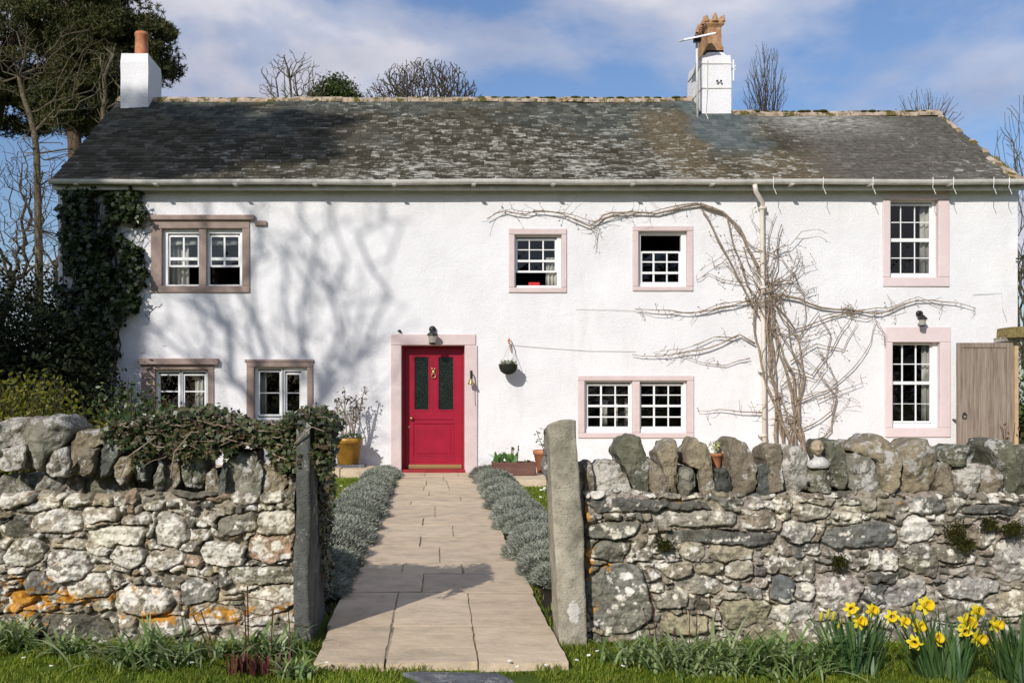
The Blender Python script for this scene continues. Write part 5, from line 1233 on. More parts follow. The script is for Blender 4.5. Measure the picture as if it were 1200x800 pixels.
# pines at the left
def pine(label, base, lean, crowns, seed, r_max, tufts=60, nclump=90, needle=.13, bottom_trunk=.55, top=None):
    t_ = thing('pine_tree', label, 'tree', base); rs = np.random.RandomState(seed)
    cs = np.concatenate([in_ellipsoid(int(nclump*w), c, rad, seed+q, .45) for q, (c, rad, w) in enumerate(crowns)])
    top = (np.array(crowns[0][0])+np.array([0,0,crowns[0][1][2]*.5])) if top is None else np.array(top); b = np.array(base, float)-np.array([0,0,.1])
    tk = [b*(1-u)+top*u+np.array([math.sin(u*3)*lean, math.cos(u*4)*.15-.15, 0])*u*(1-u)*4 for u in np.linspace(0,1,14)]
    P_, par = skeleton(tk, cs, .5, seed, .08, .5)
    tr, br, r, kids = tree_mesh(P_, par, .012, r_max)
    tr.build('trunk', M['bark_pine'], t_, smooth=True); br.build('branches', M['bark_pine'], t_, smooth=True)
    pos = []
    for c in cs:
        sc = rs.uniform(.30,.55); k = int(tufts*rs.uniform(.6,1.3)); q = norm(rs.normal(size=(k,3)))*rs.rand(k,1)**.4*np.array([sc,sc,sc*.45]); pos.append(c+q+np.array([0,0,.05]))
    pos = np.concatenate(pos); m_ = 9
    b_ = np.repeat(pos, m_, 0); n = len(b_); d = norm(rs.normal(size=(n,3))+np.array([0,0,.5])); w_ = norm(np.cross(d, rs.normal(size=(n,3))))*needle*.10; ln = rs.uniform(.6,1.2,n)[:,None]*needle
    link_mesh('needles', polys(np.stack([b_-w_, b_+w_, b_+d*ln+w_*.3, b_+d*ln-w_*.3], 1)), M['pine'], t_)
    return t_
Yp = 28.0
def pc(px, py, Y): return (PX(px,Y), Y, PZ(py,Y))
sc_ = Yp/F
pine('tall dark pine with a bare reddish trunk behind the left gable', (PX(78,Yp),Yp,0), .3, [(pc(135,62,Yp), (68*sc_,1.6,62*sc_), 1.0), (pc(90,20,Yp), (75*sc_,1.8,50*sc_), .7), (pc(95,120,Yp), (46*sc_,1.2,38*sc_), .5)], 51, .20, 62, 165, top=pc(84,25,Yp))
Yp = 30.0; sc_ = Yp/F
pine('broad dark pine at the far left edge beyond the bare trunk', (PX(-95,Yp),Yp,0), .2, [(pc(25,45,Yp), (75*sc_,1.8,75*sc_), 1.1), (pc(15,125,Yp), (50*sc_,1.5,36*sc_), .4), (pc(-70,60,Yp), (70*sc_,2,100*sc_), .7)], 57, .22, 62, 125)
# trees and hedge across the lane, out of view behind the camera: the windows mirror them
for i, (x, y, h) in enumerate(((-24,-17,7.5),(-17,-19,8.5),(-9.5,-18,7),(-2,-20,8),(5,-18,7.5),(12,-20,8.5),(19,-18,7),(27,-19,8))):
    blob_later.append((x, y, h, i))
# bare trees standing among them
Yt = 21.0; sc_ = Yt/F
lw = np.array([pc(x, y, Yt+R.uniform(-.6,.6)) for x, y in ((8,215),(20,190),(2,260),(25,300),(12,330),(28,165),(62,190),(60,240),(66,290),(30,230),(5,300),(18,275),(64,320),(-10,240),(-15,300))])
t_ = thing('bare_tree', 'slim bare tree with one straight pale trunk left of the cottage', 'tree', (PX(45,Yt),Yt,0))
tk = [pc(46,560,Yt), pc(46,470,Yt), pc(46,400,Yt), pc(46,330,Yt), pc(45,270,Yt), pc(44,220,Yt), pc(43,180,Yt), pc(40,155,Yt), pc(34,132,Yt), pc(27,112,Yt), pc(22,90,Yt)]
tk = [np.array(p)+np.array([0,0,(-.15 if i == 0 else 0)]) for i, p in enumerate(tk)]
tg = np.concatenate([in_ellipsoid(170, pc(20,70,Yt), (40*sc_,1.0,55*sc_), 61), in_ellipsoid(130, pc(95,75,Yt), (42*sc_,1.0,55*sc_), 62), in_ellipsoid(150, pc(55,175,Yt), (48*sc_,.9,50*sc_), 63), in_ellipsoid(160, pc(45,270,Yt), (34*sc_,.9,70*sc_), 65), np.array([pc(x,y,Yt) for x, y in ((60,120),(75,100),(88,78),(100,60),(55,140),(70,130),(90,128),(110,110),(125,80),(130,60))])])
P_, par = skeleton(tk, tg, .5, 64, .06, .4); tr, br, r, kids = tree_mesh(P_, par, .007, .09); tr.build('trunk', M['bark_grey'], t_, smooth=True); br.build('branches', M['bark_grey'], t_, smooth=True)
Yt = 23.0; sc_ = Yt/F
bare_tree('tangled low bare tree at the far left edge against the sky', (PX(-12,Yt),Yt,0), pc(10,250,Yt), (52*sc_,1.0,95*sc_), 800, 71, .006, .09, material='bark_dark', bf=.4, fork=.8)
bare_tree('small bare sapling against the left gable of the cottage', (PX(66,19.5),19.5,0), pc(62,260,19.5), (22*19.5/F,.6,95*19.5/F), 90, 73, .006, .05, material='bark_dark', bf=.5, fork=.9)
bare_tree('slanting bare tree between the pine trunk and the left chimney', (PX(98,24),24,0), pc(128,105,24), (26*24/F,.7,62*24/F), 90, 74, .010, .10, material='bark_grey', bf=.5, fork=.7)

# trees out of view in front of the house: their shade falls on the left of the wall and roof
S20 = Vector((-.485, -.875, .577))
def sun_off(p, s): return tuple(Vector(p)+S20*s)
cA = sun_off((-2.55, 15.6, 2.5), 14.5)
tA, PA, kA = bare_tree('tall bare tree behind the viewer whose branches shade the left of the white wall', (cA[0]+.2, cA[1]-.3, 0), cA, (2.65,2.0,2.8), 620, 81, .010, .16, bf=.45, fork=.9, shell=.15, jit=.07)
tips = np.array([PA[i] for i in range(len(PA)) if not kA[i]]); tips = tips[NR.rand(len(tips)) < .16]; ps = np.concatenate([c+NR.normal(scale=.13, size=(16,3)) for c in tips])
link_mesh('shadow_leaves', leaves(ps, rand_dirs(len(ps)), NR.uniform(.06,.12,len(ps)), OVAL), M['shrub_green'], tA)  # leaf clusters added on the bare twigs to blotch the cast shade
pB = pine('dark pine behind the viewer that shades the left end of the roof', (-15.4,-1.4,0), .2, [(sun_off((-4.9,16.8,5.6), 20), (1.6,2.0,1.35), 1.5), (sun_off((-3.2,16.9,5.8), 20), (1.6,1.7,1.1), .45), (sun_off((-5.7,15.6,3.0), 20), (.6,1.0,1.9), .6), (sun_off((-6.9,14.6,1.4), 20), (1.6,.9,1.2), .8)], 91, .24, 70, 100, .2)

# ---------------------------------------------------------------- shrubs, hedge, ivy
def blob(name, label, cat, base, ells, n, size, material, seed, shape=OVAL, group=None, stems=True, clump=.13, per=45, stem_mat='bark_dark', outn=.6):
    t_ = thing(name, label, cat, base, group); rs = np.random.RandomState(seed); allp, alln = [], []
    for c, rad, w in ells:
        k = int(n*w/per); cs = in_ellipsoid(k, c, rad, seed, .4); cs = cs[cs[:,2] > .03]
        for q in cs:
            m_ = max(5, int(per*rs.uniform(.5,1.4))); allp.append(q+rs.normal(scale=clump, size=(m_,3))); alln.append(np.tile((q-np.array(c))/np.array(rad), (m_,1)))
    ps = np.concatenate(allp); nn = np.concatenate(alln); keep = ps[:,2] > .01; ps, nn = ps[keep], nn[keep]
    link_mesh('foliage', leaves(ps, nn*outn+np.array([0,-.1,.35]), rs.uniform(size[0],size[1],len(ps)), shape, .55, .1), material, t_)
    if stems:
        st = MB(); b = Vector(base)
        for q in ps[rs.choice(len(ps), min(50, len(ps)//30+6), False)]:
            v = Vector(q); st.tube([b+Vector((rs.uniform(-.1,.1), rs.uniform(-.1,.1), 0)), b.lerp(v, .5)+Vector((0,0,.1)), v], [.014,.010,.004], 4)
        st.build('stem', M[stem_mat], t_)
    return t_
# the dark evergreens in the shade of the gable
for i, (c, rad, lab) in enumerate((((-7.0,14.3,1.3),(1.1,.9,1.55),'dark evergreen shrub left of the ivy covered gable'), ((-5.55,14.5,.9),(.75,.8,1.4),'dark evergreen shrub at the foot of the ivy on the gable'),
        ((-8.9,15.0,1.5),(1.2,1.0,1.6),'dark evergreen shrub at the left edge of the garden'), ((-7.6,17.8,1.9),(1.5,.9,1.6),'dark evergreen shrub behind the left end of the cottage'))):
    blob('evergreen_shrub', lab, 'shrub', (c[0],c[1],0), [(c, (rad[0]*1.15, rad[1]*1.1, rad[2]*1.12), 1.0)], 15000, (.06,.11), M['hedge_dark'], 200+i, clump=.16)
for x, y, h, i in blob_later:
    blob('hedgerow_tree', 'leafy roadside tree out of sight behind the viewer, mirrored in the windows', 'tree', (x,y,0), [((x,y,h*.52),(4.2,2.0,h*.52),1.0)], 2600, (.35,.6), M['hedge_dark'], 260+i, group='roadside trees behind the viewer', clump=.5, per=30)
def sprig_shrub(label, base, tips, n_leaf, material, seed, size, stem_mat, spread=.05):
    """upright twiggy shrub: stems to each tip with leaves along the upper part"""
    t_ = thing('garden_shrub', label, 'shrub', base); rs = np.random.RandomState(seed); st = MB(); ps = []; b = Vector(base)
    for tp in tips:
        v = Vector(tp); b0 = b+Vector((rs.uniform(-.25,.25)+(v.x-b.x)*.45, (v.y-b.y)*.4, 0)); md = b0.lerp(v, .55)+Vector((rs.normal()*.05, rs.normal()*.05, .02))
        if rs.rand() < .5: st.tube([b0, md, v], [.006,.004,.002], 4)
        for k in range(n_leaf): u = rs.uniform(.2,1.0); p = (b0.lerp(md, u*2) if u < .5 else md.lerp(v, u*2-1)); ps.append(tuple(p+Vector(rs.normal(size=3)*spread*(1.5-u*.7))))
    ps = np.array(ps); st.build('stem', M[stem_mat], t_); link_mesh('foliage', leaves(ps, rand_dirs(len(ps))+np.array([0,-.3,.5]), rs.uniform(size[0],size[1],len(ps)), OVAL, .5, -.3), material, t_)
    return t_
def tips_box(x0, x1, Y, n, topf, rs): 
    out = []
    for k in range(n):
        px = rs.uniform(x0, x1); yy = Y+rs.uniform(-.45,.45); out.append((PX(px,yy), yy, PZ(topf(px)+abs(rs.normal())*13+rs.uniform(0,45), yy)))
    return out
rs_ = np.random.RandomState(5)
sprig_shrub('olive green twiggy shrub behind the left end of the garden wall', (PX(30,7.2),7.2,0), tips_box(-45, 102, 7.2, 260, lambda x: 430+max(0, (x-70))*.75+abs(x-25)*.06, rs_), 34, M['shrub_olive'], 11, (.028,.05), 'bark_dark')
sprig_shrub('dark green shrub with reddish shoots below the lower left window', (PX(150,8.2),8.2,0), tips_box(108, 205, 8.2, 150, lambda x: 432+abs(x-150)*.45, rs_), 30, M['shrub_green'], 12, (.03,.055), 'redstem')
sprig_shrub('low bright leaved shrub poking over the wall beside the ivy', (PX(120,5.9),5.9,0), tips_box(88, 150, 5.9, 70, lambda x: 478+abs(x-115)*.2, rs_), 24, M['shrub_olive'], 13, (.022,.04), 'redstem')
# ivy on the gable end of the front wall
def in_poly(px, py, poly):
    x, y = px, py; ins = np.zeros(len(x), bool); n = len(poly); j = n-1
    for i in range(n):
        xi, yi = poly[i]; xj, yj = poly[j]; c = ((yi > y) != (yj > y)) & (x < (xj-xi)*(y-yi)/(yj-yi+1e-9)+xi); ins ^= c; j = i
    return ins
poly = [(72,222),(171,224),(170,250),(163,258),(150,270),(149,280),(161,286),(170,292),(171,322),(160,338),(165,358),(150,376),(134,388),(139,408),(128,422),(112,446),(100,480),(70,500),(70,400),(74,340),(73,260)]
n = 16000; px = NR.uniform(68,174,n); py = NR.uniform(220,500,n); wob = (fbm(px/9, py/9, 5, 3)-.5)*30; ok = in_poly(px+wob, py+wob*.6, poly)
for cx, cy, rx, ry in ((119,248,9,22),(93,360,7,10),(100,342,7,6),(138,302,8,12),(148,268,12,9),(84,330,8,10),(72,285,5,40),(130,352,7,7),(138,322,6,6),(104,290,5,7)): ok &= (((px-cx+wob*.12)/rx)**2+((py-cy)/ry)**2 > 1)
px, py = px[ok], py[ok]; n = len(px); Yi = YW-.02-NR.rand(n)**1.5*(.12+.26*fbm(px/22, py/22, 9, 2)); ps = np.stack([(px-CX)*YW/F, Yi, EYE-(py-CY)*YW/F], 1)
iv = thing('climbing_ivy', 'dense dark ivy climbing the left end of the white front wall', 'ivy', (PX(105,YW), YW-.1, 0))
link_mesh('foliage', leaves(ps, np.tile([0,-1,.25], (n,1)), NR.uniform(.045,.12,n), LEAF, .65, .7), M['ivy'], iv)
st = MB()
for k in range(26):
    x = R.uniform(78,125); pts = []
    for yy in range(500, 222, -24): x += R.uniform(-6,7.5)*(1 if yy > 300 else .8); pts.append(P(min(168, max(74, x)), yy, YW-.03-R.uniform(0,.03)))
    st.tube(pts, [.016-.011*i/len(pts) for i in range(len(pts))], 4)
for k in range(16):
    x, y = R.uniform(140,170), R.uniform(235,390); pts = [P(x+q*5+R.uniform(-3,3), y+R.uniform(-9,9)-q*3, YW-.012) for q in range(6)]; st.tube(pts, .004, 3)
st.build('stem', M['bark_dark'], iv)

# ivy over the left garden wall and its gatepost
iw = thing('wall_ivy', 'bronzed ivy sprawling over the left wall copings and slate gatepost', 'ivy', (PX(270,4.9), 4.9, .7))
rs = np.random.RandomState(77); top = [(128,500),(150,492),(175,488),(200,481),(225,478),(250,482),(270,492),(290,500),(310,503),(325,496),(340,486),(355,480),(370,478),(385,486),(393,500)]
tx = np.array([p[0] for p in top]); tyy = np.array([p[1] for p in top]); low = np.array([512,520,530,532,522,520,522,520,524,532,545,545,530,560,600])
n = 19000; px = rs.uniform(126,394,n); u = rs.rand(n)**1.15; lowv = np.interp(px, tx, low)+ (fbm(px/13, px*0+3, 3, 3)-.5)*46
py = np.interp(px, tx, tyy)+rs.normal(size=n)*2.2+u*np.maximum(4, lowv-np.interp(px, tx, tyy)); fr = (py-np.interp(px, tx, tyy))/40
Yv = 4.66+rs.uniform(-.03,.03,n)+np.clip(.42*rs.rand(n)*(1.25-fr), 0, .5); ok = rs.rand(n) < np.clip(1.25-fr*.5-.5*(fbm(px/16, py/16, 14, 3) > .60), .08, 1)
px, py, Yv = px[ok], py[ok], Yv[ok]; ps = np.stack([(px-CX)*4.72/F, Yv, EYE-(py-CY)*4.72/F], 1)
# the mat hangs down the path side of the gatepost
m_ = 2400; q = np.stack([rs.uniform(-.60,-.54,m_), rs.uniform(4.66,5.32,m_), np.zeros(m_)], 1); q[:,2] = 1.07-.22*np.clip((q[:,1]-4.66)/.6, 0, 1)-rs.rand(m_)**1.4*(.12+.60*np.clip((q[:,1]-4.75)/.4, .0, 1)); q[:,0] += .025*(fbm(q[:,1]*6, q[:,2]*6, 2, 2)-.4)
m2 = 900; q2 = np.stack([rs.uniform(-.70,-.56,m2), rs.uniform(4.60,5.3,m2), rs.uniform(.99,1.07,m2)], 1); q2[:,2] -= .20*np.clip((q2[:,1]-4.66)/.6, 0, 1)
ps = np.concatenate([ps, q, q2]); n = len(ps); nr = np.tile([0.1,-.7,.55], (n,1)); nr[-(m_+m2):-m2] = (1,-.2,.2)
link_mesh('foliage', leaves(ps, nr, rs.uniform(.017,.036,n), LEAF, .55, .5), M['wallivy'], iw)
st = MB()
for k in range(46):
    x0 = rs.uniform(128,375); d = rs.choice((-1,1)); L_ = rs.uniform(25,80); pts = []; y0 = np.interp(x0, tx, tyy)+rs.uniform(6,32); sl_ = rs.uniform(-.35,.5)
    for q_ in range(7):
        xx = min(388, max(122, x0+d*L_*q_/6)); yv = max(np.interp(xx, tx, tyy)+2, y0+sl_*L_*q_/6+rs.normal()*1.2); pts.append(P(xx, yv, 4.66+rs.uniform(-.03,.06)))
    st.tube(pts, [.0034*(1-.09*q_)*rs.uniform(.6,1.3) for q_ in range(7)], 5)
for (a, b, c_) in (((140,560),(150,535),(182,512)),((345,520),(365,500),(380,505)),((200,560),(204,530),(225,505))):
    st.tube([P(*a,4.62), P(*b,4.60), P(*c_,4.61)], [.004,.0035,.0025], 5)
st.build('stem', M['vine'], iw)

# the bare climber on the front wall
vn = thing('bare_climber', 'leafless tangled climber trained over the white wall around the downpipe', 'climbing plant', (PX(930,15.4), 15.4, 0))
rs = random.Random(17); main, twig = MB(), MB(); allpts = []
def stem(pts, r0, r1, off=.05, w=2.4, kink=3, tw=1.0):
    pts2 = []
    for (a, b) in zip(pts, pts[1:]):
        k = max(2, int(math.dist(a, b)/11))
        for q in range(k): u = q/k; pts2.append((a[0]+(b[0]-a[0])*u, a[1]+(b[1]-a[1])*u))
    pts2.append(pts[-1]); n = len(pts2); sx_, sy_ = rs.uniform(0,9), rs.uniform(0,9); path = []
    for i, (x, y) in enumerate(pts2):
        x += mnoise.noise(Vector((i*.35,sx_,0)))*w*2.2; y += mnoise.noise(Vector((i*.35,sy_,7)))*w*2.2
        o_ = off*(.6+.7*(mnoise.noise(Vector((i*.2,sx_,3)))+.5)); path.append(P(x, y, YW-.012-max(.0, o_)))
    rad = [(r0+(r1-r0)*i/(n-1))*(1+.5*mnoise.noise(Vector((i*.9,sx_,5)))) for i in range(n)]; main.tube(path, rad, 6 if r0 > .012 else 5)
    for i in range(1, n):
        if rs.random() < .85*tw: sprig(pts2[i], path[i], rad[i])
def sprig(pp, p, r_):
    a = rs.uniform(0, 6.28); L_ = rs.uniform(.05,.22)*(1.6 if rs.random() < .2 else 1); q = [p]; d = Vector((math.cos(a), -rs.uniform(0,.5), math.sin(a)))
    for k in range(4): d = (d+Vector((rs.gauss(0,.35), rs.gauss(-.02,.15), rs.gauss(0,.35)))).normalized(); v = q[-1]+d*L_/4; v.y = min(v.y, YW-.012); q.append(v)
    twig.tube(q, [min(r_,.006),.004,.0035,.003,.0025], 3)
    if rs.random() < .6: twig.ball(q[-1], rs.uniform(.006,.013), 4)
    if rs.random() < .5:
        m_ = q[2]; e = m_+Vector((rs.uniform(-.08,.08), -rs.uniform(0,.04), rs.uniform(-.08,.08))); twig.tube([m_, e], [.003,.002], 3); twig.ball(e, rs.uniform(.005,.010), 4)
for k in range(10):     # the bundle of trunks beside the downpipe
    b = rs.uniform(903,950); m1 = 905+rs.uniform(-12,42); m2 = 890+rs.uniform(-10,22); tp_ = 880+rs.uniform(-22,42); e = rs.uniform(255,330)
    stem([(b,540),(b*.5+m1*.5+rs.uniform(-6,6),495),(m1,440),(m1*.5+m2*.5+rs.uniform(-9,9),395),(m2,348),(tp_,e)], rs.uniform(.012,.030), .006, .10, 3.0, tw=.5)
for k in range(17):
    y0 = rs.uniform(280,490); x0 = 893+rs.uniform(-8,28)+(max(0, y0-380))*.22; ang = rs.uniform(-.6,3.6); L_ = rs.uniform(40,95); p = [(x0, y0)]; 
    for q in range(4): ang += rs.uniform(-.7,.7); p.append((p[-1][0]+math.cos(ang)*L_/4, p[-1][1]-math.sin(ang)*L_/4*.9))
    stem(p, rs.uniform(.006,.011), .003, .12, 3.5, tw=.7)
A = [([(893,340),(882,300),(865,268),(846,248),(822,240),(798,243),(772,250),(742,246),(707,254),(690,264),(660,252),(626,247),(592,248),(571,258)], .021,.006),
 ([(846,248),(815,238),(790,240),(760,250),(720,250),(690,262)], .012,.004), ([(690,262),(702,270),(698,285)], .006,.003), ([(745,247),(700,258),(650,249),(600,246),(578,250)], .008,.003),
 ([(886,352),(862,357),(832,364),(800,367),(770,363),(745,360)], .014,.005), ([(880,356),(840,358),(810,368),(780,370),(752,364)], .008,.003),
 ([(884,405),(866,392),(845,401),(816,412),(780,416),(740,415)], .014,.005), ([(862,394),(835,395),(800,410),(765,413)], .008,.003), ([(880,420),(850,430),(815,420),(790,414)], .007,.003),
 ([(893,484),(866,481),(841,478),(818,481)], .010,.004), ([(902,347),(938,350),(964,361),(990,364),(1020,366),(1060,358),(1090,352),(1116,352),(1141,361)], .018,.005),
 ([(905,352),(932,383),(962,373),(1000,363),(1040,361),(1076,350),(1100,356)], .011,.004), ([(960,372),(985,368),(1015,374),(1035,366),(1060,360)], .007,.003),
 ([(920,432),(950,442),(975,412),(986,386),(1000,369)], .010,.005), ([(930,472),(968,461),(1000,432),(1021,402),(1026,375)], .010,.004), ([(924,422),(958,402),(990,411),(1006,376)], .009,.004), ([(1026,376),(1036,392),(1040,404)], .005,.003),
 ([(938,505),(972,482),(980,448),(966,420),(940,400)], .010,.004), ([(944,528),(976,500),(980,465),(958,432),(934,412)], .011,.005), ([(950,525),(990,480),(996,465)], .006,.003), ([(960,470),(990,458),(1013,448)], .008,.003),
 ([(893,305),(890,268),(878,250)], .011,.004), ([(890,322),(902,285),(908,250)], .009,.004), ([(897,332),(925,330),(941,346),(944,372),(934,402)], .010,.005), ([(850,254),(866,300),(882,342)], .013,.008),
 ([(824,245),(848,290),(870,332),(890,372)], .015,.010), ([(860,262),(884,290),(915,300),(935,335),(955,350)], .009,.004), ([(870,330),(845,330),(828,322),(815,330)], .006,.003), ([(872,342),(852,310),(835,312)], .006,.003),
 ([(905,330),(935,310),(925,295),(905,300)], .007,.003), ([(960,368),(972,392),(970,430),(948,455)], .008,.004), ([(915,455),(935,440),(968,445),(985,462)], .007,.003), ([(900,360),(915,390),(938,392),(958,366)], .010,.005)]
for p, a, b in A: stem(p, a*1.05, b, .06)
for k in range(40):
    c_ = P(890+rs.gauss(0,10), 352+rs.gauss(0,7), YW-.12+rs.gauss(0,.03)); d = Vector((rs.gauss(0,1), rs.gauss(0,.4), rs.gauss(0,.5))).normalized()*rs.uniform(.06,.16); twig.tube([c_-d, c_+Vector((0,0,.02)), c_+d], .004, 3)
for (cx, cy) in ((926,492),(996,363)):
    for k in range(24): c_ = P(cx+rs.gauss(0,4), cy+rs.gauss(0,4), YW-.1); d = Vector((rs.gauss(0,1), rs.gauss(0,.4), rs.gauss(0,.7))).normalized()*rs.uniform(.03,.08); twig.tube([c_-d, c_+d], .004, 3)
main.build('stem', M['vine'], vn, smooth=True); twig.build('twig', M['vine'], vn, label='fine twigs with small buds')

# ---------------------------------------------------------------- lavender borders
def lav_mesh(seed):
    rs = np.random.RandomState(seed); n = 7500; d = norm(rs.normal(size=(n,3))); d[:,2] = np.abs(d[:,2]); q = rs.uniform(.35,1,n)[:,None]**.5
    b = d*q*np.array([.20,.22,.19]); b[:,2] += .03; b *= (1+.25*(fbm(d[:,0]*3+5, d[:,1]*3, seed, 2)-.5))[:,None]
    ax = norm(d*np.array([.7,.7,.8])+rs.normal(scale=.42, size=(n,3))+np.array([0,0,.35])); w_ = norm(np.cross(ax, rs.normal(size=(n,3))))*rs.uniform(.0022,.004,n)[:,None]; ln = rs.uniform(.016,.044,n)[:,None]
    return polys(np.stack([b-w_*.6, b+w_*.6, b+ax*ln*.6+w_, b+ax*ln, b+ax*ln*.6-w_], 1))
core = MB().ball((0,0,.05), .145, 7, 1.15, 1.25, 1.0); cm = bpy.data.meshes.new('lavender_core'); cm.from_pydata(core.v, [], core.f); cm.materials.append(M['lavcore'] if 'lavcore' in M else mat('woody_lavender_heart', (.07,.075,.05), .95, .1))
lm = [lav_mesh(s_) for s_ in (1,2,3,4)]
for x in lm: x.materials.append(M['lav'])
def lav(x, y, s_, side):
    lab = 'grey green lavender mound in the clipped row along the left edge of the path' if side == 'l' else 'grey green lavender mound in the clipped row along the right edge of the path'
    t_ = thing('lavender_bush', lab, 'lavender', (x, y, 0), 'lavender row left of the path' if side == 'l' else 'lavender row right of the path')
    t_.rotation_euler.z = R.uniform(0,6.28); t_.scale = (s_*R.uniform(.92,1.12), s_*R.uniform(.92,1.12), s_*R.uniform(.58,.78))
    for nm, me in (('woody_heart', cm), ('foliage', R.choice(lm))):
        o = bpy.data.objects.new(nm, me); C.objects.link(o); o.parent = t_
y = 5.75
while y < 15.0:
    lav(-.765+R.uniform(-.03,.03), y, 1.20*R.uniform(.88,1.1), 'l'); y += R.uniform(.28,.36)
y = 6.05
while y < 15.1:
    lav(.80+R.uniform(-.03,.03), y, 1.18*R.uniform(.88,1.1), 'r'); y += R.uniform(.28,.36)

# ---------------------------------------------------------------- flowers and strap-leaved plants along the wall
def strap_clump(label, px, py, n, L, seed, w=(.006,.011), name='strap_leaved_plant', cat='plant', spread=.07, droop=1.3, lean=.75, material='strap', group=None):
    rs = np.random.RandomState(seed); Yb = GY(py); b = Vector((PX(px,Yb), Yb, 0)); bs = np.stack([b.x+rs.normal(0,spread,n), b.y+rs.normal(0,spread*.55,n), np.full(n,-.01)], 1)
    o = link_mesh(name, blades(bs, rs.uniform(0,6.28,n), np.abs(rs.normal(0,lean*.6,n))+.08, rs.uniform(L*.7,L*1.35,n), rs.uniform(w[0],w[1],n), 6, rs.uniform(droop*.6,droop*1.5,n)), M[material])
    return tag(o, label, cat, group)
W_ = (.009,.016)
for i, (px, py, n, L, lab, sp) in enumerate(((12,758,120,.19,'strap leaved clump at the far left foot of the left wall',.06),(82,766,90,.13,'small strap leaved clump second from the far left under the left wall',.05),(172,778,150,.21,'spreading strap leaved clump below the middle of the left wall',.08),
      (258,768,60,.12,'low strap leaved tuft beneath the red shoots by the left wall',.06),(312,768,130,.17,'strap leaved clump beside the slate gatepost',.07),(345,792,60,.10,'silvery tuft at the near left corner of the path',.04),
      (735,775,50,.14,'thin strap leaved tuft beside the leaning right gatepost',.06),(800,783,140,.19,'spreading strap leaved clump under the thin red stems by the right wall',.10),(872,786,170,.21,'big strap leaved clump at the foot of the middle of the right wall',.10),(940,784,150,.21,'big strap leaved clump beside the leftmost daffodils',.10))):
    strap_clump(lab, px, py, n, L, 400+i, W_, spread=sp)
M['budy'] = leaf_mat('daffodil_bud', [(.30,.33,.05),(.50,.44,.05)], .5, .3, .2)
def daffodils(label, px, py, n, L, flowers, buds, seed, spx):
    rs = np.random.RandomState(seed); Yb = GY(py); b = Vector((PX(px,Yb), Yb, 0)); t_ = thing('daffodil_clump', label, 'daffodils', b)
    s_ = spx*Yb/F; s_ *= .62; bs = np.stack([b.x+rs.uniform(-s_,s_,n), b.y+rs.normal(0,.045,n), np.full(n,-.01)], 1); out = (bs[:,0]-b.x)/s_
    az = np.where(out > 0, 0.0, math.pi)+rs.normal(0,.9,n)
    link_mesh('leaves', blades(bs, az, np.abs(rs.normal(0,.14,n))+.30*np.abs(out), rs.uniform(L*.6,L*1.05,n), rs.uniform(.009,.014,n), 6, rs.uniform(0,.55,n)), M['daffleaf'], t_)
    for (fx, fy, fs, tx_) in flowers:
        Yf_ = Yb-.03+rs.uniform(-.06,.05); c = P(fx, fy, Yf_); face_ = Vector((tx_, -1.0, rs.uniform(-.05,.35))).normalized(); bx = b.x+(c.x-b.x)*.5
        MB().tube([Vector((bx, b.y, 0)), Vector((bx*.5+c.x*.5, (b.y+c.y)/2, c.z*.55)), c+Vector((0,.025,.012))-face_*.01, c+face_*-.016], [.0045,.0042,.0038,.006], 6).build('stem', M['daffleaf'], t_)
        up = Vector((0,0,1)); sx_ = face_.cross(up).normalized(); up = sx_.cross(face_); V = []
        r_ = .034*fs; ro = rs.uniform(0,1)
        for k in range(6):
            a = ro+k*math.pi/3; off = -.004*(k%2); tw = rs.normal()*.12
            def pt(rr, da, dz): q = a+da; return c+(sx_*math.cos(q)+up*math.sin(q))*rr+face_*(dz+off)
            V.append([pt(.004,0,0), pt(r_*.45,-.52,.004+tw*.01), pt(r_*.8,-.34,.007), pt(r_*1.05,0,.004+rs.uniform(-.006,.008)), pt(r_*.8,.34,.007), pt(r_*.45,.52,.004-tw*.01)])
        fo = link_mesh('flower', polys(np.array([[tuple(q) for q in v] for v in V])), M['vpetal'], t_)
        tm = MB(); prof = [(.010,-.002),(.013,.010),(.014,.022),(.019,.031),(.0185,.0325),(.012,.022),(.008,.006)]; nn = 14
        for j, (rr, zz) in enumerate(prof):
            for k in range(nn): a = 2*math.pi*k/nn; rf = rr*fs*(1+(.10*math.sin(a*7) if j in (3,4) else 0)); tm.v.append(tuple(c+(sx_*math.cos(a)+up*math.sin(a))*rf+face_*zz*fs))
        for j in range(len(prof)-1):
            for k in range(nn): a = j*nn+k; q = j*nn+(k+1)%nn; tm.f.append((a,q,q+nn,a+nn))
        tm.build('trumpet', M['vtrump'], fo, smooth=True)
    for (fx, fy) in buds:
        c = P(fx, fy, Yb-.02); bx = b.x+(c.x-b.x)*.5; MB().tube([Vector((bx,b.y,0)), Vector((bx*.5+c.x*.5,b.y,c.z*.6)), c+Vector((0,0,-.02))], [.0042,.004,.0045], 6).build('stem', M['daffleaf'], t_)
        MB().tube([c+Vector((0,0,-.02)), c+Vector((.002,-.003,-.006)), c+Vector((.004,-.007,.012)), c+Vector((.005,-.009,.026))], [.005,.0085,.0075,.002], 7).build('bud', M['budy'], t_, smooth=True)
daffodils('leftmost daffodil clump, three open flowers and slim buds, against the right wall', 1000, 786, 95, .30, [(997,713,.95,-.2),(1021,715,.95,.25),(1006,728,1.05,.3)], [(961,722),(975,722),(982,731),(969,719)], 21, 38)
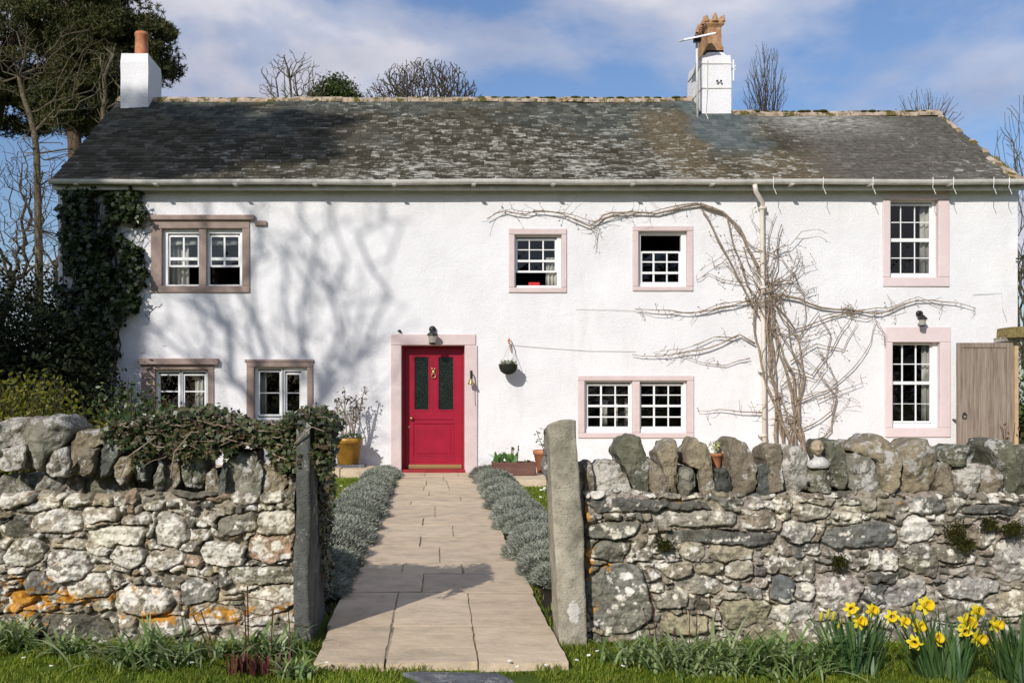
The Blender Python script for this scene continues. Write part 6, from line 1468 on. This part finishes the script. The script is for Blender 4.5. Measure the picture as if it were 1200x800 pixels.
daffodils('largest daffodil clump with many yellow flowers in front of the right wall', 1108, 792, 95, .33, [(1045,722,.9,-.3),(1059,728,.8,.2),(1076,733,.95,.2),(1084,709,1.15,.1),(1096,748,1.05,.2),(1072,752,.95,-.6),(1143,716,1.0,.3),(1133,730,1.3,0),(1145,747,1.1,.3),(1131,739,.9,-.3)], [(1069,712)], 22, 40)
daffodils('daffodil clump at the right edge with one open yellow flower', 1196, 796, 90, .32, [(1165,731,1.0,.5)], [(1204,716)], 23, 30)
# thin rose stems and red shoots
rsn = thing('rose_stems', 'thin dark red bare stems in front of the left wall beside the slate gatepost', 'plant', (PX(290,4.35),4.35,0))
mb = MB(); Yr_ = 4.35
for pl, r_ in (([(226,720),(243,755),(255,800)],.0035),([(235,714),(246,745),(262,800)],.003),([(290,686),(291,740),(294,800)],.0035),([(287,714),(288,750),(290,800)],.0035),([(320,712),(318,750),(318,800)],.0035),
      ([(226,721),(250,706),(285,698),(320,704)],.0018),([(320,712),(312,720),(285,726),(262,732),(240,734)],.0016),([(338,716),(340,745),(336,775)],.0025),([(250,770),(280,764),(310,752)],.0018),([(348,731),(362,734),(366,740)],.0014)):
    mb.tube([P(x, y, Yr_+(.02 if r_ > .002 else -.0)) for x, y in pl], r_, 5)
mb.build('stem', M['redstem'], rsn)
for q, (px, lab, h_) in enumerate(((296,'cluster of dark red peony shoots below the thin rose stems',.105),(338,'small pair of dark red shoots near the slate gatepost',.07))):
    rs = np.random.RandomState(80+q); n = 46 if q == 0 else 16; bs = np.stack([PX(px,4.12)+rs.normal(0,.055 if q == 0 else .03,n), 4.12+rs.normal(0,.03,n), np.full(n,-.005)], 1)
    tag(link_mesh('peony_shoots', blades(bs, rs.uniform(0,6.28,n), np.abs(rs.normal(0,.16,n)), rs.uniform(h_*.5,h_,n), rs.uniform(.009,.016,n), 4, .25), M['peony']), lab, 'plant')
rs2 = thing('seed_stems', 'thin brown dead flower stems in front of the right wall near its gatepost', 'plant', (PX(800,4.35),4.35,0)); mb = MB()
for pl in ([(763,698),(768,740),(775,800)],[(817,698),(816,750),(812,800)],[(840,712),(832,750),(825,800)],[(754,713),(764,750),(770,800)],[(808,715),(808,760),(810,800)],[(790,740),(786,770),(785,800)]): mb.tube([P(x, y, 4.33) for x, y in pl], [.0018,.0022,.003], 5); mb.ball(P(*pl[0], 4.33), .006, 5)
mb.build('stem', M['redstem'], rs2)
sprig_shrub('russet leaved twiggy shrub behind the right end of the right wall', (PX(1200,6.4),6.4,0), [(PX(x,6.4)+R.uniform(-.02,.02), 6.4+R.uniform(-.2,.2), PZ(y,6.4)) for x, y in [(1178,514),(1186,505),(1192,498),(1199,502),(1206,495),(1183,520),(1196,515),(1212,500),(1220,496),(1190,522)]*3], 12, M['redleaf'], 15, (.02,.035), 'redstem', .02)
blob('garden_shrub', 'dark green shrub beyond the archway at the right edge', 'shrub', (10.6,18.5,0), [((10.6,18.5,1.3),(1.2,1.2,1.5),1.0)], 5000, (.06,.1), M['shrub_green'], 230)
blob('garden_shrub', 'ivy clad dark bush against the right gable wall', 'shrub', (9.9,19.5,0), [((9.95,19.5,2.4),(.55,.9,2.3),1.0)], 4200, (.06,.1), M['hedge_dark'], 231)

# ---------------------------------------------------------------- grass and daisies
rs = np.random.RandomState(3)
def area(x0, x1, y0, y1, dens): n = int((x1-x0)*(y1-y0)*dens); return np.stack([rs.uniform(x0,x1,n), rs.uniform(y0,y1,n), np.full(n,-.012)], 1)
near = area(-2.6, 3.4, 3.55, 4.72, 17000); far = area(-6.5, 9.0, 5.2, 14.6, 900); mid = np.concatenate([area(-3.6,-.9,9,14.6,3800), area(.95,3.2,8.5,13.3,3800)])
side = area(-6, 6, 1.5, 3.55, 1200)
def free(b):
    x, y = b[:,0], b[:,1]; ok = ~((x > -.56) & (x < .59) & (y > 4.17)); ok &= ~((y > 4.66) & (y < 5.12)); ok &= ~((x > -.2) & (x < .42) & (y > 3.7) & (y < 4.13) & (x > PX(470,4.13)+(4.13-y)*.2))
    ok &= ~((x > -.95) & (x < .98) & (y > 5.35)); ok &= ~((x > .95) & (y > 13.2)); return ok
bs = np.concatenate([near, far, mid, side]); L_ = np.concatenate([rs.uniform(.012,.036,len(near)), rs.uniform(.03,.07,len(far)), rs.uniform(.025,.05,len(mid)), rs.uniform(.03,.06,len(side))]); wd = np.concatenate([np.full(len(near),.0030), np.full(len(far),.009), np.full(len(mid),.006), np.full(len(side),.006)])
L_ = L_*(.6+.9*fbm(bs[:,0]*5, bs[:,1]*5, 4, 3)); near_wall = (bs[:,1] > 4.45) & (bs[:,1] < 4.8); L_ = np.where(near_wall, L_*1.5, L_)
free_ = free(bs); ed = np.concatenate([np.stack([rs.uniform(-.56,.59,900), 4.185+rs.normal(0,.012,900)-.0, np.full(900,-.01)], 1), np.stack([np.where(rs.rand(1100) < .5, -.552, .592)+rs.normal(0,.012,1100), 4.2+rs.rand(1100)**1.6*2.2, np.full(1100,-.01)], 1)])
kp = fbm(ed[:,0]*8, ed[:,1]*8, 31, 2) > .45; ed = ed[kp]; bs = np.concatenate([bs, ed]); L_ = np.concatenate([L_, rs.uniform(.025,.055,len(ed))]); wd = np.concatenate([wd, np.full(len(ed),.003)]); free_ = np.concatenate([free_, np.ones(len(ed), bool)])
ok = free_ & ((fbm(bs[:,0]*9, bs[:,1]*9, 77, 3) > .36) | (bs[:,1] > 5)); bs, L_, wd = bs[ok], L_[ok], wd[ok]; n = len(bs)
o = link_mesh('grass', blades(bs, rs.uniform(0,6.28,n), np.abs(rs.normal(0,.45,n)), L_, wd, 2, .7), M['grass']); tag(o, 'short green grass on the verge and lawns', 'grass'); o['kind'] = 'stuff'
dz = MB()
for k in range(9): a = 2*math.pi*k/9; dz.tube([(math.cos(a)*.003,math.sin(a)*.003,.0),(math.cos(a)*.010,math.sin(a)*.010,.003)], [.002,.0035], 4)
dme = bpy.data.meshes.new('daisy_head'); 
i0 = len(dz.f); dz.ball((0,0,.002), .004, 5); dme.from_pydata(dz.v, [], dz.f); dme.materials.append(M['daisy']); dme.materials.append(M['daisyeye'])
dme.polygons.foreach_set('material_index', [0]*i0+[1]*(len(dz.f)-i0))
spots = [(x, y, 1.0) for x, y in ((597,784),(640,789),(606,791),(676,783),(690,777),(28,780),(60,790),(225,786),(383,786),(730,790),(700,772))]
spots = [(PX(x, GY(y)), GY(y), .8) for x, y, s_ in spots]
for k in range(46):
    s_ = 1 if k < 26 else -1; spots.append((R.uniform(1.05,2.0) if s_ > 0 else R.uniform(-1.9,-1.05), R.uniform(8.8,13.1), 1.7))
for i, (x, y, s_) in enumerate(spots):
    o = bpy.data.objects.new('daisy', dme); C.objects.link(o); o.location = (x, y, .035 if i < 11 else .045); o.scale = (s_,)*3; o.rotation_euler = (R.uniform(-.1,.5), R.uniform(-.3,.3), R.uniform(0,6))
    tag(o, 'tiny white daisy in the verge grass in front of the walls' if i < 11 else ('tiny white daisy on the lawn right of the path' if x > 0 else 'tiny white daisy on the lawn left of the path'), 'daisy', 'daisies in the verge' if i < 11 else ('daisies on the right lawn' if x > 0 else 'daisies on the left lawn'))

# ---------------------------------------------------------------- sky, sun, camera
sc = bpy.context.scene
wd = bpy.data.worlds.new('World'); sc.world = wd; wd.use_nodes = True
class WT(NT):
    def __init__(s, t): s.t = t; s.b = None
wt = WT(wd.node_tree); bg = wd.node_tree.nodes['Background']
sky = wt.n('ShaderNodeTexSky', sky_type='NISHITA', sun_disc=False, sun_elevation=math.radians(30), sun_rotation=math.atan2(SUN.x, SUN.y), air_density=1.25, dust_density=1.0, ozone_density=2.2, altitude=50)
gc = wt.n('ShaderNodeTexCoord').outputs['Generated']; sp = wt.n('ShaderNodeSeparateXYZ', {0: gc})
den = wt.math('ADD', wt.math('MAXIMUM', sp.outputs[2], 0.0), .22)
vv = wt.n('ShaderNodeCombineXYZ', {0: wt.math('DIVIDE', sp.outputs[0], den), 1: wt.math('DIVIDE', sp.outputs[1], den), 2: 0.0}).outputs[0]
mp = wt.n('ShaderNodeMapping', {'Vector': vv, 'Location': (CLX, CLY, 0), 'Scale': (1.0, 1.0, 1)}).outputs[0]
cn = wt.n('ShaderNodeTexNoise', {'Vector': mp, 'Scale': 1.15, 'Detail': 8, 'Roughness': .52, 'Distortion': .25}).outputs[0]
cm_ = wt.ramp(cn, [(.455, 0.0), (.53, .5), (.605, .95)], 'EASE')
tint = wt.mix(1.0, sky.outputs[0], (.80, .89, 1.12), 'MULTIPLY')
cc = wt.ramp(wt.n('ShaderNodeTexNoise', {'Vector': mp, 'Scale': 3.0, 'Detail': 5}).outputs[0], [(.35, (4.4,4.5,5.5)), (.7, (7.8,7.7,8.2))])
wt.l(wt.mix(cm_, tint, cc), bg.inputs[0]); bg.inputs[1].default_value = SKY
sl_ = bpy.data.lights.new('sun', 'SUN'); sl_.energy = SUNE; sl_.angle = math.radians(.53); sl_.color = (1.0,.955,.89)
so = bpy.data.objects.new('sun', sl_); C.objects.link(so); so.rotation_euler = (-SUN).to_track_quat('-Z', 'Y').to_euler(); so.location = (-20,-20,20)
cd = bpy.data.cameras.new('camera'); cd.lens = 35; cd.sensor_width = 36; cd.shift_x = (600-CX)/1200; cd.shift_y = (CY-400)/1200; cd.clip_end = 2000; cd.clip_start = .05
co = bpy.data.objects.new('camera', cd); C.objects.link(co); co.location = (0,0,EYE); co.rotation_euler = (math.radians(90),0,0); sc.camera = co
sc.view_settings.view_transform = 'Standard'; sc.view_settings.look = 'None'; sc.view_settings.gamma = 1; sc.view_settings.use_curve_mapping = False; sc.view_settings.exposure = EXPO
sc.render.engine = 'CYCLES'; sc.cycles.max_bounces = 8; sc.cycles.transparent_max_bounces = 12; sc.cycles.use_denoising = True
